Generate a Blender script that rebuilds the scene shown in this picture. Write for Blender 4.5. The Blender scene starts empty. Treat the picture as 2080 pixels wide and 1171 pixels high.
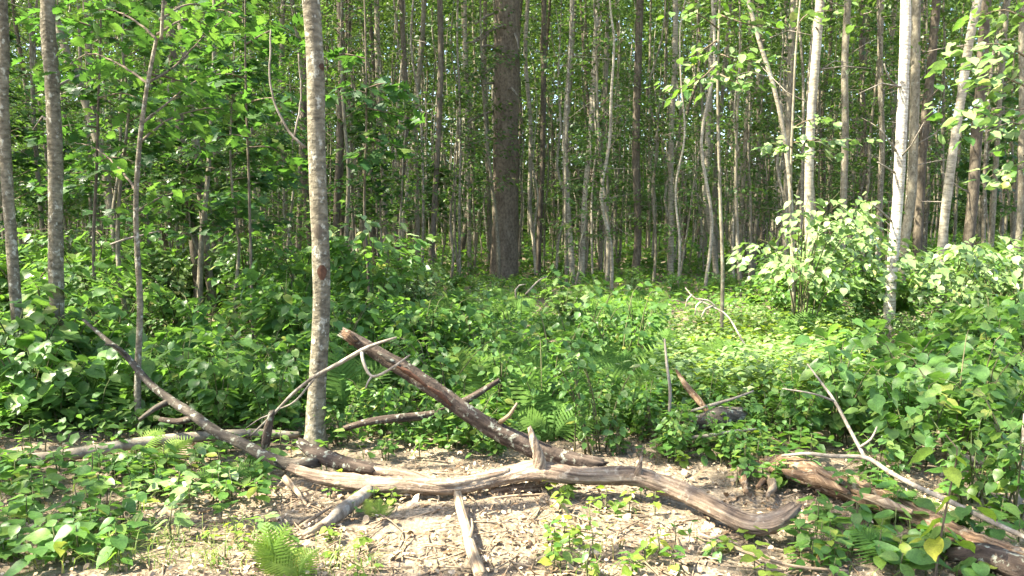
import bpy, math, random
import numpy as np
from mathutils import Vector, Matrix, Quaternion

R = math.radians
random.seed(11)
rng = np.random.default_rng(11)
SC = bpy.context.scene
COL = SC.collection

# ---------------------------------------------------------------- camera
FPX, CX, CY, CAMH, PITCH = 1632.0, 1040.0, 585.5, 1.55, R(-4.9)
cam_d = bpy.data.cameras.new('camera')
cam_d.sensor_width = 36.0
cam_d.lens = FPX / 2080.0 * 36.0
cam_d.clip_start, cam_d.clip_end = 0.05, 600.0
cam = bpy.data.objects.new('camera', cam_d)
cam.location = (0, 0, CAMH)
cam.rotation_euler = (R(90) + PITCH, 0, 0)
COL.objects.link(cam)
SC.camera = cam

# ---------------------------------------------------------------- light
SUN_EL, SUN_FWD = R(53), R(-12)          # height above the horizon; how far in front of straight left
SUN = Vector((-math.cos(SUN_EL) * math.cos(SUN_FWD), math.cos(SUN_EL) * math.sin(SUN_FWD), math.sin(SUN_EL)))
world = bpy.data.worlds.new('World')
SC.world = world
world.use_nodes = True
wn = world.node_tree
sky = wn.nodes.new('ShaderNodeTexSky')
sky.sky_type = 'NISHITA'
sky.sun_disc = False
sky.sun_elevation = SUN_EL
sky.sun_rotation = math.atan2(SUN.x, SUN.y)
sky.air_density, sky.dust_density, sky.ozone_density = 1.0, 2.5, 1.0
bg = wn.nodes['Background']
bg.inputs['Strength'].default_value = 0.13
wn.links.new(sky.outputs[0], bg.inputs['Color'])
sun_d = bpy.data.lights.new('sun', 'SUN')
sun_d.energy = 5.0
sun_d.angle = R(0.53)
sun_d.color = (1.0, 0.93, 0.76)
sun = bpy.data.objects.new('sun', sun_d)
sun.rotation_euler = SUN.to_track_quat('Z', 'Y').to_euler()
COL.objects.link(sun)
SC.view_settings.view_transform = 'Standard'
SC.view_settings.look = 'None'
SC.view_settings.exposure = 2.6
SC.view_settings.gamma = 1.0
SC.view_settings.use_curve_mapping = False
SC.cycles.max_bounces = 7
SC.cycles.diffuse_bounces = 4
SC.cycles.transmission_bounces = 4
SC.cycles.glossy_bounces = 2
SC.cycles.transparent_max_bounces = 4
SC.cycles.use_denoising = True

# ---------------------------------------------------------------- pixel helpers (places measured in the photograph)
_F = Vector((0, math.cos(PITCH), math.sin(PITCH)))
_U = Vector((0, -math.sin(PITCH), math.cos(PITCH)))
def _dir(px, py): return _F + Vector((1, 0, 0)) * ((px - CX) / FPX) - _U * ((py - CY) / FPX)
def at(px, py, Y):
    d = _dir(px, py); return Vector((0, 0, CAMH)) + d * (Y / d.y)
def onz(px, py, z):
    d = _dir(px, py); return Vector((0, 0, CAMH)) + d * ((z - CAMH) / d.z)
def gz(x, y):
    return (0.03 * math.sin(1.3 * x + .5) * math.cos(1.1 * y) + 0.018 * math.sin(2.7 * x + 1.9 * y)
            + 0.12 * math.sin(.21 * x + 1) * math.sin(.17 * y) * min(1, max(0, (y - 6) / 10)))
def gzn(x, y):
    return (0.03 * np.sin(1.3 * x + .5) * np.cos(1.1 * y) + 0.018 * np.sin(2.7 * x + 1.9 * y)
            + 0.12 * np.sin(.21 * x + 1) * np.sin(.17 * y) * np.clip((y - 6) / 10, 0, 1))

# ---------------------------------------------------------------- materials
def new_mat(name):
    m = bpy.data.materials.new(name); m.use_nodes = True
    nt = m.node_tree; nt.nodes.clear()
    return m, nt
def N(nt, t, **kw):
    n = nt.nodes.new(t)
    for k, v in kw.items():
        if k in n.inputs.keys(): n.inputs[k].default_value = v
        else: setattr(n, k, v)
    return n
def ramp(nt, stops):
    n = nt.nodes.new('ShaderNodeValToRGB')
    e = n.color_ramp.elements
    while len(e) < len(stops): e.new(0.5)
    for el, (p, c) in zip(e, stops):
        el.position = p; el.color = (*c, 1) if len(c) == 3 else c
    return n
def leaf_mat(name, cols, trans, tmix=0.42, rough=0.42, spec=0.45):
    """cols: three colours picked leaf by leaf; trans: colour of light passing through"""
    m, nt = new_mat(name)
    L = nt.links.new
    at_ = N(nt, 'ShaderNodeAttribute', attribute_name='vary')
    oi = N(nt, 'ShaderNodeObjectInfo')
    add = N(nt, 'ShaderNodeMath', operation='ADD'); fr = N(nt, 'ShaderNodeMath', operation='FRACT')
    L(at_.outputs['Fac'], add.inputs[0]); L(oi.outputs['Random'], add.inputs[1]); L(add.outputs[0], fr.inputs[0])
    rp = ramp(nt, [(0, cols[0]), (.55, cols[1]), (.95, cols[2]), (.985, (cols[2][0] * 1.5, cols[2][1] * 1.12, cols[2][2] * .9))])
    L(fr.outputs[0], rp.inputs[0])
    tc = N(nt, 'ShaderNodeTexCoord')
    no = N(nt, 'ShaderNodeTexNoise', Scale=14.0, Detail=3.0)
    L(tc.outputs['Object'], no.inputs['Vector'])
    mx = N(nt, 'ShaderNodeMix', data_type='RGBA', blend_type='MULTIPLY')
    r2 = ramp(nt, [(.3, (.72, .72, .72)), (.7, (1.2, 1.2, 1.1))])
    L(no.outputs[0], r2.inputs[0])
    mx.inputs[0].default_value = 1.0
    L(rp.outputs[0], mx.inputs[6]); L(r2.outputs[0], mx.inputs[7])
    p = N(nt, 'ShaderNodeBsdfPrincipled', Roughness=rough)
    p.inputs['Specular IOR Level'].default_value = spec
    L(mx.outputs[2], p.inputs['Base Color'])
    t = N(nt, 'ShaderNodeBsdfTranslucent')
    m2 = N(nt, 'ShaderNodeMix', data_type='RGBA', blend_type='MULTIPLY')
    m2.inputs[0].default_value = 1.0
    m2.inputs[7].default_value = (*trans, 1)
    L(r2.outputs[0], m2.inputs[6])
    L(m2.outputs[2], t.inputs['Color'])
    ms = N(nt, 'ShaderNodeMixShader'); ms.inputs[0].default_value = tmix
    L(p.outputs[0], ms.inputs[1]); L(t.outputs[0], ms.inputs[2])
    out = N(nt, 'ShaderNodeOutputMaterial'); L(ms.outputs[0], out.inputs[0])
    return m
def bark_mat(name, dark, mid, light, patch, patch_amt=.5, band=18.0, vert=3.0, bump=.5, rough=.9, uv=False):
    """bark: streaked base, rough bands round the stem, blotches of lichen"""
    m, nt = new_mat(name)
    L = nt.links.new
    tc = N(nt, 'ShaderNodeTexCoord')
    oi = N(nt, 'ShaderNodeObjectInfo')
    src = tc.outputs['UV'] if uv else tc.outputs['Object']
    off = N(nt, 'ShaderNodeVectorMath', operation='ADD')
    L(src, off.inputs[0])
    sc_ = N(nt, 'ShaderNodeMath', operation='MULTIPLY'); sc_.inputs[1].default_value = 37.0
    L(oi.outputs['Random'], sc_.inputs[0]); L(sc_.outputs[0], off.inputs[1])
    def noise(scl, det, rgh=.6):
        mp = N(nt, 'ShaderNodeMapping'); mp.inputs['Scale'].default_value = scl
        L(off.outputs[0], mp.inputs['Vector'])
        n = N(nt, 'ShaderNodeTexNoise', Scale=1.0, Detail=det, Roughness=rgh)
        L(mp.outputs[0], n.inputs['Vector']); return n
    n1 = noise((vert * 14, band, 1) if uv else (vert * 9, vert * 9, band), 5)          # fissures
    n2 = noise((9, 5, 1) if uv else (6, 6, 2.2), 4)                          # broad tone
    n3 = noise((22, 22, 16), 4, .65)                    # lichen blotches
    r1 = ramp(nt, [(.28, dark), (.5, mid), (.74, light)])
    L(n1.outputs[0], r1.inputs[0])
    mx = N(nt, 'ShaderNodeMix', data_type='RGBA', blend_type='MULTIPLY'); mx.inputs[0].default_value = 1.0
    r2 = ramp(nt, [(.3, (.62, .6, .58)), (.7, (1.15, 1.15, 1.12))])
    L(n2.outputs[0], r2.inputs[0]); L(r1.outputs[0], mx.inputs[6]); L(r2.outputs[0], mx.inputs[7])
    r3 = ramp(nt, [(.56, (0, 0, 0)), (.66, (1, 1, 1))])
    L(n3.outputs[0], r3.inputs[0])
    mm = N(nt, 'ShaderNodeMath', operation='MULTIPLY'); mm.inputs[1].default_value = patch_amt
    L(r3.outputs[0], mm.inputs[0])
    m3 = N(nt, 'ShaderNodeMix', data_type='RGBA'); L(mm.outputs[0], m3.inputs[0]); L(mx.outputs[2], m3.inputs[6])
    m3.inputs[7].default_value = (*patch, 1)
    p = N(nt, 'ShaderNodeBsdfPrincipled', Roughness=rough); p.inputs['Specular IOR Level'].default_value = .2
    L(m3.outputs[2], p.inputs['Base Color'])
    ad = N(nt, 'ShaderNodeMath', operation='ADD'); L(n1.outputs[0], ad.inputs[0]); L(n3.outputs[0], ad.inputs[1])
    b = N(nt, 'ShaderNodeBump', Strength=bump, Distance=.012); L(ad.outputs[0], b.inputs['Height'])
    L(b.outputs[0], p.inputs['Normal'])
    out = N(nt, 'ShaderNodeOutputMaterial'); L(p.outputs[0], out.inputs[0])
    return m
def plain_mat(name, cols, rough=.85, scale=30.0, tmix=0.0, spec=.2):
    """a colour that varies piece by piece and in fine grain"""
    m, nt = new_mat(name); L = nt.links.new
    at_ = N(nt, 'ShaderNodeAttribute', attribute_name='vary'); oi = N(nt, 'ShaderNodeObjectInfo')
    add = N(nt, 'ShaderNodeMath', operation='ADD'); fr = N(nt, 'ShaderNodeMath', operation='FRACT')
    L(at_.outputs['Fac'], add.inputs[0]); L(oi.outputs['Random'], add.inputs[1]); L(add.outputs[0], fr.inputs[0])
    rp = ramp(nt, [(i / (len(cols) - 1), c) for i, c in enumerate(cols)]); L(fr.outputs[0], rp.inputs[0])
    tc = N(nt, 'ShaderNodeTexCoord'); no = N(nt, 'ShaderNodeTexNoise', Scale=scale, Detail=4.0)
    L(tc.outputs['Object'], no.inputs['Vector'])
    r2 = ramp(nt, [(.3, (.6, .6, .6)), (.7, (1.25, 1.25, 1.25))]); L(no.outputs[0], r2.inputs[0])
    mx = N(nt, 'ShaderNodeMix', data_type='RGBA', blend_type='MULTIPLY'); mx.inputs[0].default_value = 1.0
    L(rp.outputs[0], mx.inputs[6]); L(r2.outputs[0], mx.inputs[7])
    p = N(nt, 'ShaderNodeBsdfPrincipled', Roughness=rough); p.inputs['Specular IOR Level'].default_value = spec
    L(mx.outputs[2], p.inputs['Base Color'])
    out = N(nt, 'ShaderNodeOutputMaterial')
    if tmix:
        t = N(nt, 'ShaderNodeBsdfTranslucent'); L(mx.outputs[2], t.inputs['Color'])
        ms = N(nt, 'ShaderNodeMixShader'); ms.inputs[0].default_value = tmix
        L(p.outputs[0], ms.inputs[1]); L(t.outputs[0], ms.inputs[2]); L(ms.outputs[0], out.inputs[0])
    else: L(p.outputs[0], out.inputs[0])
    return m

M = {}
M['canopy'] = leaf_mat('canopy_leaf', [(.035, .075, .02), (.055, .10, .028), (.085, .13, .035)], (.13, .23, .03), tmix=.34)
M['sapling'] = leaf_mat('sapling_leaf', [(.03, .08, .022), (.055, .115, .03), (.09, .15, .04)], (.14, .27, .035))
M['shrub'] = leaf_mat('shrub_leaf', [(.055, .125, .034), (.085, .17, .045), (.14, .21, .055)], (.19, .38, .05), rough=.42, spec=.35)
M['pale'] = leaf_mat('pale_shrub_leaf', [(.12, .20, .06), (.17, .25, .10), (.23, .30, .14)], (.20, .36, .06), tmix=.3, rough=.33, spec=.55)  # pale leaves, lightened further to stand in for glaring sun
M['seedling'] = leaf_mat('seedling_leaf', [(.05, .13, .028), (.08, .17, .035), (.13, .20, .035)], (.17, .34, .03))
M['yellowgreen'] = leaf_mat('young_or_sunlit_leaf', [(.10, .18, .03), (.14, .22, .035), (.18, .24, .045)], (.32, .46, .035), rough=.6, spec=.2)  # yellow-green of young leaves, also standing in for sun on leaves
M['dark'] = leaf_mat('lobed_leaf', [(.025, .075, .022), (.04, .10, .028), (.06, .12, .03)], (.10, .24, .03))
M['fern'] = leaf_mat('fern_leaf', [(.06, .13, .028), (.085, .165, .033), (.115, .195, .04)], (.19, .34, .035), rough=.7, spec=.15)
M['grass'] = leaf_mat('grass_blade', [(.08, .14, .03), (.13, .19, .04), (.22, .22, .08)], (.2, .3, .04), rough=.5)
M['stem'] = plain_mat('green_stem', [(.07, .09, .03), (.11, .10, .05)])
M['twig'] = plain_mat('brown_twig', [(.10, .075, .05), (.16, .125, .085)])
M['deadwood'] = bark_mat('dead_twig_bark', (.10, .085, .065), (.21, .18, .145), (.34, .30, .25), (.38, .38, .33), .4, band=5)
M['pole'] = bark_mat('pole_bark', (.10, .085, .06), (.20, .175, .125), (.30, .27, .20), (.34, .34, .27), .45, band=16)
M['poledark'] = bark_mat('dark_pole_bark', (.055, .045, .033), (.11, .09, .065), (.18, .15, .11), (.22, .21, .16), .3, band=12)
M['grey'] = bark_mat('grey_mottled_bark', (.06, .052, .036), (.155, .135, .095), (.27, .24, .175), (.40, .385, .31), .8, band=34, vert=2.0, bump=1.0)
M['birch'] = bark_mat('birch_bark', (.16, .13, .09), (.47, .42, .34), (.66, .62, .54), (.15, .12, .09), .85, band=42, vert=.9, bump=.7)
M['aspen'] = bark_mat('aspen_bark', (.13, .11, .075), (.32, .285, .215), (.48, .43, .34), (.17, .15, .11), .5, band=30, vert=1.0, bump=.6)
M['pine'] = bark_mat('pine_bark', (.075, .058, .042), (.15, .12, .088), (.22, .18, .135), (.25, .22, .17), .3, band=14, vert=2.2, bump=1.0)
M['limb'] = bark_mat('weathered_limb_wood', (.055, .038, .028), (.21, .155, .112), (.40, .325, .235), (.46, .39, .29), .45, band=4, vert=4.0, bump=1.0, uv=True)
M['lichenbark'] = bark_mat('lichen_bark', (.024, .019, .015), (.065, .054, .042), (.13, .11, .088), (.30, .32, .25), .8, band=8, vert=2.0, bump=.9, uv=True)
M['darklog'] = bark_mat('dark_log_bark', (.02, .015, .012), (.06, .044, .034), (.13, .098, .075), (.30, .31, .24), .8, band=5, vert=2.4, bump=1.0, uv=True)
M['smoothlog'] = bark_mat('smooth_grey_bark', (.085, .07, .053), (.18, .155, .12), (.27, .235, .185), (.28, .29, .21), .6, band=14, vert=1.0, bump=.4, uv=True)
M['palewood'] = bark_mat('bare_pale_wood', (.12, .08, .05), (.30, .225, .15), (.48, .39, .28), (.24, .17, .11), .5, band=3.5, vert=5.0, bump=.8, uv=True)
M['rotten'] = bark_mat('rotten_wood', (.045, .028, .017), (.16, .10, .06), (.36, .26, .16), (.42, .35, .25), .5, band=3.5, vert=5.0, bump=1.2, uv=True)
M['redwood'] = plain_mat('torn_red_wood', [(.055, .028, .017), (.095, .046, .026)], scale=60)
M['clod'] = plain_mat('crumbling_dark_wood', [(.035, .02, .014), (.07, .042, .028)], scale=70)
M['litter'] = plain_mat('dry_leaf', [(.12, .075, .042), (.28, .19, .11), (.43, .32, .20), (.56, .46, .33), (.18, .115, .07), (.36, .26, .16)], rough=.7, tmix=.15, scale=50)
M['soil'] = None

def ground_mat():
    m, nt = new_mat('forest_soil'); L = nt.links.new
    tc = N(nt, 'ShaderNodeTexCoord')
    n1 = N(nt, 'ShaderNodeTexNoise', Scale=3.0, Detail=8.0, Roughness=.7)
    n2 = N(nt, 'ShaderNodeTexNoise', Scale=45.0, Detail=6.0, Roughness=.7)
    v = N(nt, 'ShaderNodeTexVoronoi', Scale=34.0)
    for n in (n1, n2, v): L(tc.outputs['Object'], n.inputs['Vector'])
    r1 = ramp(nt, [(.25, (.10, .068, .042)), (.5, (.24, .18, .115)), (.75, (.40, .32, .22))]); L(n2.outputs[0], r1.inputs[0])
    r2 = ramp(nt, [(.3, (.55, .55, .52)), (.7, (1.1, 1.08, 1.0))]); L(n1.outputs[0], r2.inputs[0])
    mx = N(nt, 'ShaderNodeMix', data_type='RGBA', blend_type='MULTIPLY'); mx.inputs[0].default_value = 1.0
    L(r1.outputs[0], mx.inputs[6]); L(r2.outputs[0], mx.inputs[7])
    mv = N(nt, 'ShaderNodeMix', data_type='RGBA', blend_type='OVERLAY'); mv.inputs[0].default_value = .35
    L(mx.outputs[2], mv.inputs[6]); vb = N(nt, 'ShaderNodeRGBToBW'); L(v.outputs['Color'], vb.inputs[0]); L(vb.outputs[0], mv.inputs[7])
    hs = N(nt, 'ShaderNodeHueSaturation', Saturation=.8); L(mv.outputs[2], hs.inputs['Color'])
    p = N(nt, 'ShaderNodeBsdfPrincipled', Roughness=.95); p.inputs['Specular IOR Level'].default_value = .1
    L(hs.outputs[0], p.inputs['Base Color'])
    b = N(nt, 'ShaderNodeBump', Strength=.8, Distance=.02)
    ad = N(nt, 'ShaderNodeMath', operation='ADD'); L(n2.outputs[0], ad.inputs[0]); L(v.outputs['Distance'], ad.inputs[1])
    L(ad.outputs[0], b.inputs['Height']); L(b.outputs[0], p.inputs['Normal'])
    out = N(nt, 'ShaderNodeOutputMaterial'); L(p.outputs[0], out.inputs[0])
    return m
M['soil'] = ground_mat()

# ---------------------------------------------------------------- object helpers
def empty(name, loc, label, cat, group=None, rz=0.0, s=1.0):
    o = bpy.data.objects.new(name, None); COL.objects.link(o)
    o.empty_display_size = .1
    o.location = loc; o.rotation_euler = (0, 0, rz); o.scale = (s, s, s)
    o['label'] = label; o['category'] = cat
    if group: o['group'] = group
    return o
def link(name, mesh, parent=None, matrix=None, kind=None):
    o = bpy.data.objects.new(name, mesh); COL.objects.link(o)
    if parent is not None: o.parent = parent
    if matrix is not None: o.matrix_local = matrix
    if kind: o['kind'] = kind
    return o
def mesh_np(name, V, F, mat, vary=None, uv=None, smooth=True):
    """V (n,3) array; F list of arrays of faces of one size each; all with one material"""
    V = np.asarray(V, dtype=np.float32)
    me = bpy.data.meshes.new(name)
    Fs = [np.asarray(f, dtype=np.int32) for f in (F if isinstance(F, list) else [F]) if len(f)]
    nl = sum(f.size for f in Fs); nf = sum(len(f) for f in Fs)
    me.vertices.add(len(V)); me.vertices.foreach_set('co', V.ravel())
    me.loops.add(nl); me.polygons.add(nf)
    me.loops.foreach_set('vertex_index', np.concatenate([f.ravel() for f in Fs]))
    sizes = np.concatenate([np.full(len(f), f.shape[1], dtype=np.int32) for f in Fs])
    starts = np.concatenate([[0], np.cumsum(sizes)[:-1]]).astype(np.int32)
    me.polygons.foreach_set('loop_start', starts)
    me.polygons.foreach_set('use_smooth', np.full(nf, smooth, dtype=bool))
    if vary is not None:
        a = me.attributes.new('vary', 'FLOAT', 'POINT'); a.data.foreach_set('value', np.asarray(vary, dtype=np.float32))
    if uv is not None:
        li = np.concatenate([f.ravel() for f in Fs])
        l = me.uv_layers.new(name='UVMap'); l.data.foreach_set('uv', np.asarray(uv, dtype=np.float32)[li].ravel())
    me.materials.append(mat)
    me.update(calc_edges=True); me.validate()
    return me

# ---- leaves: unit length along +X, normal +Z, folded at the midrib and drooping to the tip
def leaf_tpl(kind):
    if kind == 'kite':
        V = [(0, 0, 0), (.45, .30, .05), (.45, -.30, .05), (1, 0, -.10)]
        return np.array(V), [np.array([(0, 2, 1), (1, 2, 3)])]
    if kind == 'low':
        V = [(0, 0, 0), (.35, .31, .06), (.35, -.31, .06), (.42, 0, .0), (.75, .2, .0), (.75, -.2, .0), (1, 0, -.14)]
        return np.array(V), [np.array([(0, 3, 1), (0, 2, 3), (1, 3, 4), (2, 5, 3), (3, 6, 4), (3, 5, 6)])]
    if kind in ('ovate', 'heart', 'oval'):
        st = {'ovate': [(0, 0), (.06, .15), (.18, .27), (.34, .325), (.5, .31), (.68, .22), (.85, .1), (1, 0)],
              'heart': [(0, 0), (.03, .2), (.14, .34), (.3, .40), (.47, .375), (.64, .275), (.82, .12), (1, 0)],
              'oval': [(0, 0), (.08, .13), (.24, .235), (.42, .275), (.6, .26), (.78, .19), (.92, .09), (1, 0)]}[kind]
        V, F = [], []
        for i, (x, w) in enumerate(st):
            d = -.16 * x * x + .03 * math.sin(x * 9)
            V.append((x, 0, d))
            if 0 < i < len(st) - 1:
                V.append((x - (.1 if kind == 'heart' and i == 1 else 0), w, d + .22 * w + .02 * math.sin(i * 2.3))); V.append((x - (.1 if kind == 'heart' and i == 1 else 0), -w, d + .22 * w))
        n = len(st)
        ix = lambda i: 0 if i == 0 else 1 + (i - 1) * 3
        T, Q = [], []
        T += [(0, ix(1), ix(1) + 1), (0, ix(1) + 2, ix(1))]
        for i in range(1, n - 2):
            a, b = ix(i), ix(i + 1)
            Q += [(a, b, b + 1, a + 1), (a + 2, b + 2, b, a)]
        a, b = ix(n - 2), ix(n - 1)
        T += [(a, b, a + 1), (a + 2, b, a)]
        return np.array(V), [np.array(T), np.array(Q)]
    if kind == 'lobed':       # five pointed lobes
        prof = [(0, .05), (.25, .5), (.32, .22), (.5, .62), (.62, .25), (.8, .33), (.82, .16)]
        pts = [(x, w) for x, w in prof] + [(1.05, 0)] + [(x, -w) for x, w in prof[::-1]]
    elif kind == 'oak':
        prof = [(0, .03), (.15, .12), (.27, .3), (.36, .12), (.48, .38), (.6, .16), (.72, .36), (.8, .2), (.9, .2)]
        pts = [(x, w) for x, w in prof] + [(1.05, 0)] + [(x, -w) for x, w in prof[::-1]]
    V = [(.5, 0, 0)] + [(x, y, .14 * abs(y) - .12 * x * x) for x, y in pts]
    F = [(0, i + 1, (i + 1) % len(pts) + 1) for i in range(len(pts))]
    return np.array(V), [np.array(F)[:, ::-1]]
TPL = {k: leaf_tpl(k) for k in ('kite', 'low', 'ovate', 'heart', 'oval', 'lobed', 'oak')}

def rots(az, pitch, roll):
    """stacked rotations: roll about the midrib, pitch the tip up or down, turn to azimuth"""
    ca, sa, cp, sp, cr, sr = np.cos(az), np.sin(az), np.cos(pitch), np.sin(pitch), np.cos(roll), np.sin(roll)
    X = np.stack([ca * cp, sa * cp, sp], -1)
    Y0 = np.stack([-sa, ca, np.zeros_like(ca)], -1)
    Z0 = np.cross(X, Y0)
    Y = Y0 * cr[:, None] + Z0 * sr[:, None]
    Z = np.cross(X, Y)
    return np.stack([X, Y, Z], -1)
def leaf_cloud(name, kind, P, az, pitch, roll, size, mat, vary=None):
    V, F = TPL[kind]
    n = len(P)
    Rm = rots(az, pitch, roll)
    W = np.einsum('nij,kj->nki', Rm, V) * size[:, None, None] + P[:, None, :]
    off = (np.arange(n) * len(V))[:, None, None]
    Fs = [(f[None] + off).reshape(-1, f.shape[1]) for f in F]
    if vary is None: vary = rng.random(n)
    return mesh_np(name, W.reshape(-1, 3), Fs, mat, np.repeat(vary, len(V)))
def single_leaf(name, kind, mat):
    V, F = TPL[kind]
    return mesh_np(name, V, F, mat)

# ---- swept stems and logs
def smooth_path(pts, rad, step):
    P = [Vector(p) for p in pts]
    if len(P) == 2: P = [P[0], (P[0] + P[1]) / 2, P[1]]; rad = [rad[0], (rad[0] + rad[-1]) / 2, rad[-1]]
    out, ro = [], []
    for i in range(len(P) - 1):
        p0 = P[i - 1] if i else P[0] * 2 - P[1]
        p3 = P[i + 2] if i + 2 < len(P) else P[-1] * 2 - P[-2]
        p1, p2 = P[i], P[i + 1]
        k = max(1, int((p2 - p1).length / step))
        for j in range(k):
            t = j / k
            out.append(.5 * ((2 * p1) + (p2 - p0) * t + (2 * p0 - 5 * p1 + 4 * p2 - p3) * t * t + (3 * p1 - p0 - 3 * p2 + p3) * t ** 3))
            ro.append(rad[i] * (1 - t) + rad[i + 1] * t)
    out.append(P[-1]); ro.append(rad[-1])
    return out, ro
def tube(pts, rad, sides=10, step=.08, rough=.0, ridge=0.0, ends='flat', seed=0, wob=0.0):
    """returns V, [tris, quads], uv : a swept tube with lumps (rough) and lengthwise ridges, closed at both ends"""
    P, r = smooth_path(pts, rad, step)
    rs = np.random.default_rng(seed + 77)
    n = len(P)
    if wob:
        for i in range(1, n - 1): P[i] = P[i] + Vector(rs.normal(0, wob, 3))
    ph = rs.random((6, 2)) * 6.28
    V, UV = [], []
    nrm = None; acc = 0.0
    rg = rs.normal(0, 1, sides)
    for i in range(n):
        t = (P[min(i + 1, n - 1)] - P[max(i - 1, 0)]).normalized()
        if nrm is None:
            nrm = t.orthogonal().normalized()
        nrm = (nrm - t * nrm.dot(t)).normalized()
        b = t.cross(nrm)
        if i: acc += (P[i] - P[i - 1]).length
        rm = max(r[i], 1e-4)
        for k in range(sides):
            a = 2 * math.pi * k / sides
            f = 1 + rough * (math.sin(2 * a + acc * 7 + ph[0, 0]) + .8 * math.sin(3 * a - acc * 13 + ph[1, 0]) + .6 * math.sin(a + acc * 23 + ph[2, 0])) / 2
            f += ridge * rg[k] + rough * .5 * rs.normal()
            V.append(P[i] + (nrm * math.cos(a) + b * math.sin(a)) * rm * f)
            UV.append((a * rm, acc))
    T, Q = [], []
    for i in range(n - 1):
        for k in range(sides):
            k2 = (k + 1) % sides
            Q.append((i * sides + k, i * sides + k2, (i + 1) * sides + k2, (i + 1) * sides + k))
    for e in (0, n - 1):
        c = len(V); t = (P[0] - P[1]).normalized() if e == 0 else (P[-1] - P[-2]).normalized()
        ext = {'flat': .05, 'torn': .9, 'point': 1.2}[ends] * r[e]
        V.append(P[e] + t * ext); UV.append((0, acc * (e > 0)))
        if ends == 'torn':
            for k in range(sides): V[e * sides + k] = V[e * sides + k] + t * float(rs.random() * 1.6 * r[e])
        for k in range(sides):
            k2 = (k + 1) % sides
            T.append((c, e * sides + k2, e * sides + k) if e == 0 else (c, e * sides + k, e * sides + k2))
    V = np.array([tuple(v) for v in V])
    # UV from world-like coordinates: around, along, and a third axis folded in
    return V, [np.array(T), np.array(Q)], np.array(UV)
def join(parts):
    V, T, Q, UV, o = [], [], [], [], 0
    for v, (t, q), uv in parts:
        V.append(v); UV.append(uv)
        if len(t): T.append(t + o)
        if len(q): Q.append(q + o)
        o += len(v)
    return np.concatenate(V), [np.concatenate(T), np.concatenate(Q)], np.concatenate(UV)
def tube_mesh(name, parts, mat):
    V, F, UV = join(parts) if isinstance(parts, list) else parts
    # the uv carries metres round and along, so that bark keeps one scale
    return mesh_np(name, V, F, mat, uv=np.stack([UV[:, 0], UV[:, 1]], -1))

# ---------------------------------------------------------------- the setting: ground
def build_ground():
    ys = np.concatenate([np.linspace(-60, 1, 20)[:-1], np.arange(1, 9, .07), np.arange(9, 40, .5), np.linspace(40, 300, 40)])
    xs = np.concatenate([np.linspace(-200, -7, 30)[:-1], np.arange(-7, 7, .07), np.linspace(7, 200, 30)])
    X, Y = np.meshgrid(xs, ys)
    Z = gzn(X, Y)
    near = (np.abs(X) < 7) & (Y > 1) & (Y < 9)
    Z = Z + near * rng.normal(0, .006, X.shape) + near * .012 * np.sin(X * 9 + np.sin(Y * 7)) * np.sin(Y * 11)
    nx, ny = len(xs), len(ys)
    V = np.stack([X, Y, Z], -1).reshape(-1, 3)
    i, j = np.meshgrid(np.arange(nx - 1), np.arange(ny - 1))
    a = (j * nx + i).ravel()
    F = np.stack([a, a + 1, a + nx + 1, a + nx], -1)
    g = link('ground', mesh_np('ground', V, [F], M['soil']))
    g['kind'] = 'structure'; g['label'] = 'brown forest floor strewn with dry leaves'
    return g
GROUND = build_ground()

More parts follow.
